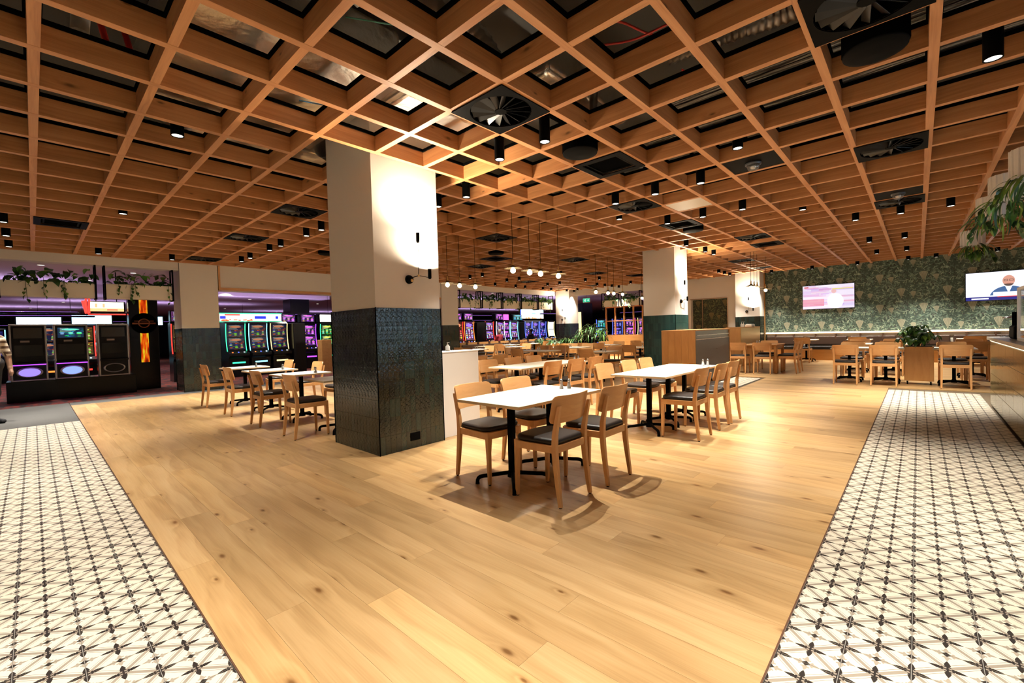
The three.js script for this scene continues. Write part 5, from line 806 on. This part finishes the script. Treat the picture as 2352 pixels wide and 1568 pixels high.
// planter boxes in hanging black frames
function ivyBox(ax, p0, p1, fixed, y0, y1, topY, label, where) { // ax: 'z' or 'x' run direction
  const len = Math.abs(p1 - p0), mid = (p0 + p1) / 2; const pos = ax === 'z' ? [fixed, 0, mid] : [mid, 0, fixed];
  const t = thing('hanging_planter', label, 'planter', pos, ax === 'z' ? Math.PI / 2 : 0);
  mesh('trough', rbox(-len / 2 + .03, len / 2 - .03, y0, y1, -.12, .12, .006), M.cream, t); mesh('soil', box(-len / 2 + .05, len / 2 - .05, y1, y1 + .005, -.1, .1), M.soil, t);
  for (const s of [-1, 1]) { const x = s * (len / 2 - .015); mesh('steel_frame', merge([box(x - .015, x + .015, y0 - .03, topY, -.145, -.115), box(x - .015, x + .015, y0 - .03, topY, .115, .145), box(x - .015, x + .015, y0 - .03, y0, -.115, .115), box(x - .015, x + .015, topY - .03, topY, -.115, .115)]), M.black, t); }
  const p = thing('pothos', 'dark trailing pothos growing out of ' + where, 'plant', [pos[0], y1, pos[2]], ax === 'z' ? Math.PI / 2 : 0);
  const nL = Math.round(len * 75);
  for (let k = 0; k < nL; k++) { const x = rr(-len / 2 + .08, len / 2 - .08), h = Math.pow(rnd(), 1.9) * (topY - y1 - .1); leafAt(p, rnd() < .6 ? LG.heart : LG.small, leafMat(), [x, h, rr(-.12, .16)], rnd() * 6.28, rr(-.2, .9), rr(-.4, .4), rr(.9, 1.7)); }
  for (let k = 0; k < Math.round(len * 3); k++) { const x = rr(-len / 2 + .1, len / 2 - .1), d = rr(.12, .42), z = .135; mesh('vine', tube([[x, .02, .08], [x, .03, z], [x + rr(-.04, .04), -d, z + .02]], .004, 8, 4), M.stem, p); for (let q = 0; q < 5; q++) leafAt(p, LG.small, leafMat(), [x + rr(-.03, .03), -d * (q + 1) / 5, z + .02], rr(-1.2, 1.2), rr(.4, 1.3), 0, rr(.7, 1.1)); }
}
ivyBox('z', .42, -1.0, -13.36, 2.25, 2.565, 2.97, 'cream trough in a black frame beside the slot plinth, entrance side', 'the trough on the entrance side of the plinth');
ivyBox('z', -1.12, -2.36, -13.36, 2.25, 2.575, 2.97, 'cream trough in a black frame hanging next to the gaming room pillar', 'the trough next to the gaming room pillar');
['next to the booth end pillar', 'second from the booth end pillar', 'above the middle of the booth', 'fourth from the booth end pillar', 'nearest the corner pillar'].forEach((w, k) => ivyBox('z', -11.4 - k * 1.22, -11.4 - k * 1.22 - 1.14, -13.36, 2.27, 2.6, 2.95, 'cream trough in a black frame over the booth, ' + w, 'the booth trough ' + w));
ivyBox('x', -10.85, -9.95, -18.15, 2.26, 2.56, 2.9, 'cream trough in a black frame above the timber screen, exit sign side', 'the trough above the screen, exit sign side');
ivyBox('x', -9.85, -8.95, -18.15, 2.26, 2.56, 2.9, 'cream trough in a black frame above the timber screen, teal pillar side', 'the trough above the screen, teal pillar side');
// long plant box
{ const t = thing('plant_box', 'long low timber plant box in front of the corner pillar', 'planter', [-10.6, 0, -15.0]); mesh('box', metreUV(rbox(-1.75, 1.75, 0, .70, -.2, .2, .004), 0), M.ply, t); mesh('soil', box(-1.7, 1.7, .7, .705, -.17, .17), M.soil, t);
  for (let k = 0; k < 9; k++) { const x = -12.15 + k * .4, tall = k > 4 ? rr(.45, .85) : rr(.12, .3); const p = thing('leafy_plant', 'glossy green plant in the long plant box, ' + ['at the booth end', 'next to the booth end one', 'third from the booth end', 'fourth from the booth end', 'in the middle', 'fourth from the screen end', 'third from the screen end', 'next to the screen end one', 'at the screen end'][k], 'plant', [x, .7, -15 + rr(-.06, .06)]);
    for (let q = 0; q < 9; q++) { const a = rnd() * 6.28, r = rr(.03, .18), h = tall * rr(.5, 1); mesh('stem', tube([[0, 0, 0], [Math.cos(a) * r * .6, h * .6, Math.sin(a) * r * .6], [Math.cos(a) * r, h, Math.sin(a) * r]], .006, 6, 4), M.stem, p); for (let m = 0; m < 7; m++) leafAt(p, rnd() < .5 ? LG.strap : LG.oval, leafMat(), [Math.cos(a) * r, h * rr(.5, 1.02), Math.sin(a) * r], rnd() * 6.28, rr(-.6, .5), 0, rr(.8, 1.25)); } } }

// ---- people ----
function sdCapsule(p, a, b, ra, rb) { const bx = b[0] - a[0], by = b[1] - a[1], bz = b[2] - a[2], px = p[0] - a[0], py = p[1] - a[1], pz = p[2] - a[2]; const h = Math.max(0, Math.min(1, (px * bx + py * by + pz * bz) / (bx * bx + by * by + bz * bz + 1e-9))); return Math.hypot(px - bx * h, py - by * h, pz - bz * h) - (ra + (rb - ra) * h); }
function fieldGeo(caps, lo, size, res, k = .03) { // cube of side size from lo
  const mc = new MarchingCubes(res, new THREE.MeshBasicMaterial(), false, false, 200000); mc.isolation = 0; const F = mc.field;
  for (let z = 0; z < res; z++) for (let y = 0; y < res; y++) for (let x = 0; x < res; x++) { const p = [lo[0] + size * x / res, lo[1] + size * y / res, lo[2] + size * z / res]; let d = 9; for (const c of caps) { const e = sdCapsule(p, ...c); const h = Math.max(0, Math.min(1, .5 + .5 * (d - e) / k)); d = d + (e - d) * h - k * h * (1 - h); } F[x + y * res + z * res * res] = -d; }
  mc.update(); const n = mc.count; const pos = new Float32Array(mc.positionArray.slice(0, n * 3)), nor = new Float32Array(mc.normalArray.slice(0, n * 3));
  for (let i = 0; i < n; i++) { for (let c = 0; c < 3; c++) pos[3 * i + c] = lo[c] + size * (pos[3 * i + c] + 1) / 2; }
  const g = new THREE.BufferGeometry(); g.setAttribute('position', new THREE.BufferAttribute(pos, 3)); g.setAttribute('normal', new THREE.BufferAttribute(nor, 3)); g.computeVertexNormals(); g.setAttribute('uv', new THREE.Float32BufferAttribute(new Float32Array(n * 2), 2)); return metreUV(g, 0);
}
const hand = (w, d, side) => { const r = []; const o = w; r.push([[o[0], o[1], o[2]], [o[0] + d[0] * .08, o[1] + d[1] * .08, o[2] + d[2] * .08], .026, .03]); for (let f = 0; f < 4; f++) { const s = (f - 1.5) * .017; const b = [o[0] + d[0] * .085, o[1] + d[1] * .085, o[2] + d[2] * .085 + s]; r.push([b, [b[0] + d[0] * .05 + .01 * side, b[1] + d[1] * (.055 - .006 * Math.abs(f - 1)), b[2] + d[2] * .05], .009, .008]); } r.push([[o[0] + d[0] * .03, o[1] + d[1] * .03, o[2] + .02], [o[0] + d[0] * .07 + .01 * side, o[1] + d[1] * .07, o[2] + .05], .011, .009]); return r; };
M.skin = std({ color: lin(.42, .24, .16), roughness: .55 });
M.stripe = std({ roughness: .85, map: canvasTex(8, 64, (c, w, h) => { c.fillStyle = '#d9cdb8'; c.fillRect(0, 0, w, h); c.fillStyle = '#5a4334'; c.fillRect(0, 0, w, 30); }, 1, 1 / .09) });
{ // standing person in a striped top
  const P = [-11.03, 0, .51], t = thing('person', 'person in a brown and cream striped top and dark trousers walking past', 'person', P, 2.2);
  const shirt = [[[0, 1.02, 0], [0, 1.32, .0], .15, .165], [[-.13, 1.37, 0], [.13, 1.37, 0], .085, .085], [[-.19, 1.36, 0], [-.25, 1.12, .03], .062, .052], [[.19, 1.36, 0], [.25, 1.12, .03], .062, .052], [[0, 1.36, 0], [0, 1.44, 0], .07, .06]];
  const body = [[[-.09, .92, 0], [-.11, .5, .03], .095, .062], [[-.11, .5, .03], [-.12, .09, -.02], .06, .042], [[.09, .92, 0], [.1, .5, -.02], .095, .062], [[.1, .5, -.02], [.11, .09, -.1], .06, .042], [[-.09, .98, 0], [.09, .98, 0], .12, .12], [[-.12, .045, -.03], [-.13, .035, .15], .045, .035], [[.11, .045, -.1], [.12, .035, .08], .045, .035]];
  const skin = [[[0, 1.42, 0], [0, 1.5, .01], .05, .05], [[0, 1.57, .015], [0, 1.65, .0], .078, .092], [[0, 1.55, .06], [0, 1.58, .095], .02, .016], [[-.25, 1.13, .03], [-.26, .9, .12], .042, .032], [[.25, 1.13, .03], [.26, .9, .06], .042, .032], ...hand([-.26, .9, .12], [0, -1, .25], 1), ...hand([.26, .9, .06], [0, -1, .2], -1)];
  mesh('body', mergeGeometries([fieldGeo(skin, [-.9, .0, -.9], 1.8, 120, .02), fieldGeo([[[0, .9, 0], [0, 1.35, 0], .1, .1]], [-.9, .0, -.9], 1.8, 40, .02)]), M.skin, t);
  mesh('striped_top', fieldGeo(shirt, [-.9, .0, -.9], 1.8, 110, .05), M.stripe, t); mesh('trousers', fieldGeo(body, [-.9, -.02, -.9], 1.8, 100, .04), std({ color: lin(.012, .012, .016), roughness: .8 }), t);
  mesh('hair', fieldGeo([[[0, 1.66, -.015], [0, 1.68, -.03], .095, .09], [[0, 1.6, -.05], [0, 1.48, -.06], .07, .05]], [-.9, .0, -.9], 1.8, 80, .03), std({ color: lin(.03, .018, .01), roughness: .6 }), t); }
function sitter(x, z, turn, label, shirtMat, hairMat) { // faces +z
  const t = thing('person', label, 'person', [x, 0, z], turn);
  const shirt = [[[0, .62, -.05], [0, .98, -.02], .15, .16], [[-.14, 1.03, -.02], [.14, 1.03, -.02], .075, .075], [[-.19, 1.02, -.01], [-.22, .8, .1], .058, .048], [[.19, 1.02, -.01], [.22, .8, .1], .058, .048]];
  const legs = [[[-.09, .6, -.04], [-.12, .62, .38], .09, .065], [[-.12, .62, .38], [-.12, .16, .36], .06, .042], [[.09, .6, -.04], [.12, .62, .38], .09, .065], [[.12, .62, .38], [.12, .16, .36], .06, .042], [[-.12, .13, .36], [-.12, .12, .52], .042, .034], [[.12, .13, .36], [.12, .12, .52], .042, .034]];
  const skin = [[[0, 1.03, -.02], [0, 1.15, .0], .05, .05], [[0, 1.2, .02], [0, 1.28, .0], .075, .09], [[0, 1.19, .07], [0, 1.215, .1], .02, .015], [[-.22, .8, .1], [-.16, .82, .32], .04, .03], [[.22, .8, .1], [.16, .82, .32], .04, .03], ...hand([-.16, .82, .32], [0, -.2, .9], 1), ...hand([.16, .82, .32], [0, -.2, .9], -1), [[0, .7, -.03], [0, 1.0, -.02], .1, .1]];
  mesh('body', fieldGeo(skin, [-.8, .0, -.8], 1.6, 90, .02), M.skin, t); mesh('shirt', fieldGeo(shirt, [-.8, 0, -.8], 1.6, 80, .05), shirtMat, t); mesh('trousers', fieldGeo(legs, [-.8, 0, -.8], 1.6, 80, .04), std({ color: lin(.012, .012, .018), roughness: .8 }), t); mesh('hair', fieldGeo([[[0, 1.3, -.015], [0, 1.3, -.03], .092, .088], [[0, 1.24, -.04], [0, 1.2, -.05], .075, .06]], [-.8, 0, -.8], 1.6, 70, .03), hairMat, t);
  const st = thing('gaming_stool', 'dark padded gaming stool under the ' + label.replace('seated ', '').split(' ').slice(0, 4).join(' '), 'stool', [x, 0, z], turn); mesh('seat', lathe([[.001, .44], [.2, .44], [.22, .47], [.2, .51], [.001, .52]], 20), M.leather, st); mesh('pole', cyl(.03, .03, .02, .44, 0, 0, 12), M.steel, st); mesh('base', lathe([[.001, 0], [.2, 0], [.19, .02], [.03, .035]], 24), M.steel, st); mesh('back', (() => { const g = curvedPanel(.4, .3, .04, .08, .06, .1); g.translate(0, .55, -.26); return g; })(), M.leather, st);
}
sitter(-15.35, -15.75, -E_, 'seated person with grey hair in a pink shirt at the slot machines', std({ color: lin(.55, .06, .1), roughness: .8 }), std({ color: lin(.5, .42, .36), roughness: .7 }));
sitter(-15.5, -18.35, -E_ + .2, 'seated person in black in front of the blue slot machines', std({ color: lin(.006, .006, .008), roughness: .8 }), std({ color: lin(.008, .006, .005), roughness: .7 }));

renderer.render(scene, camera);
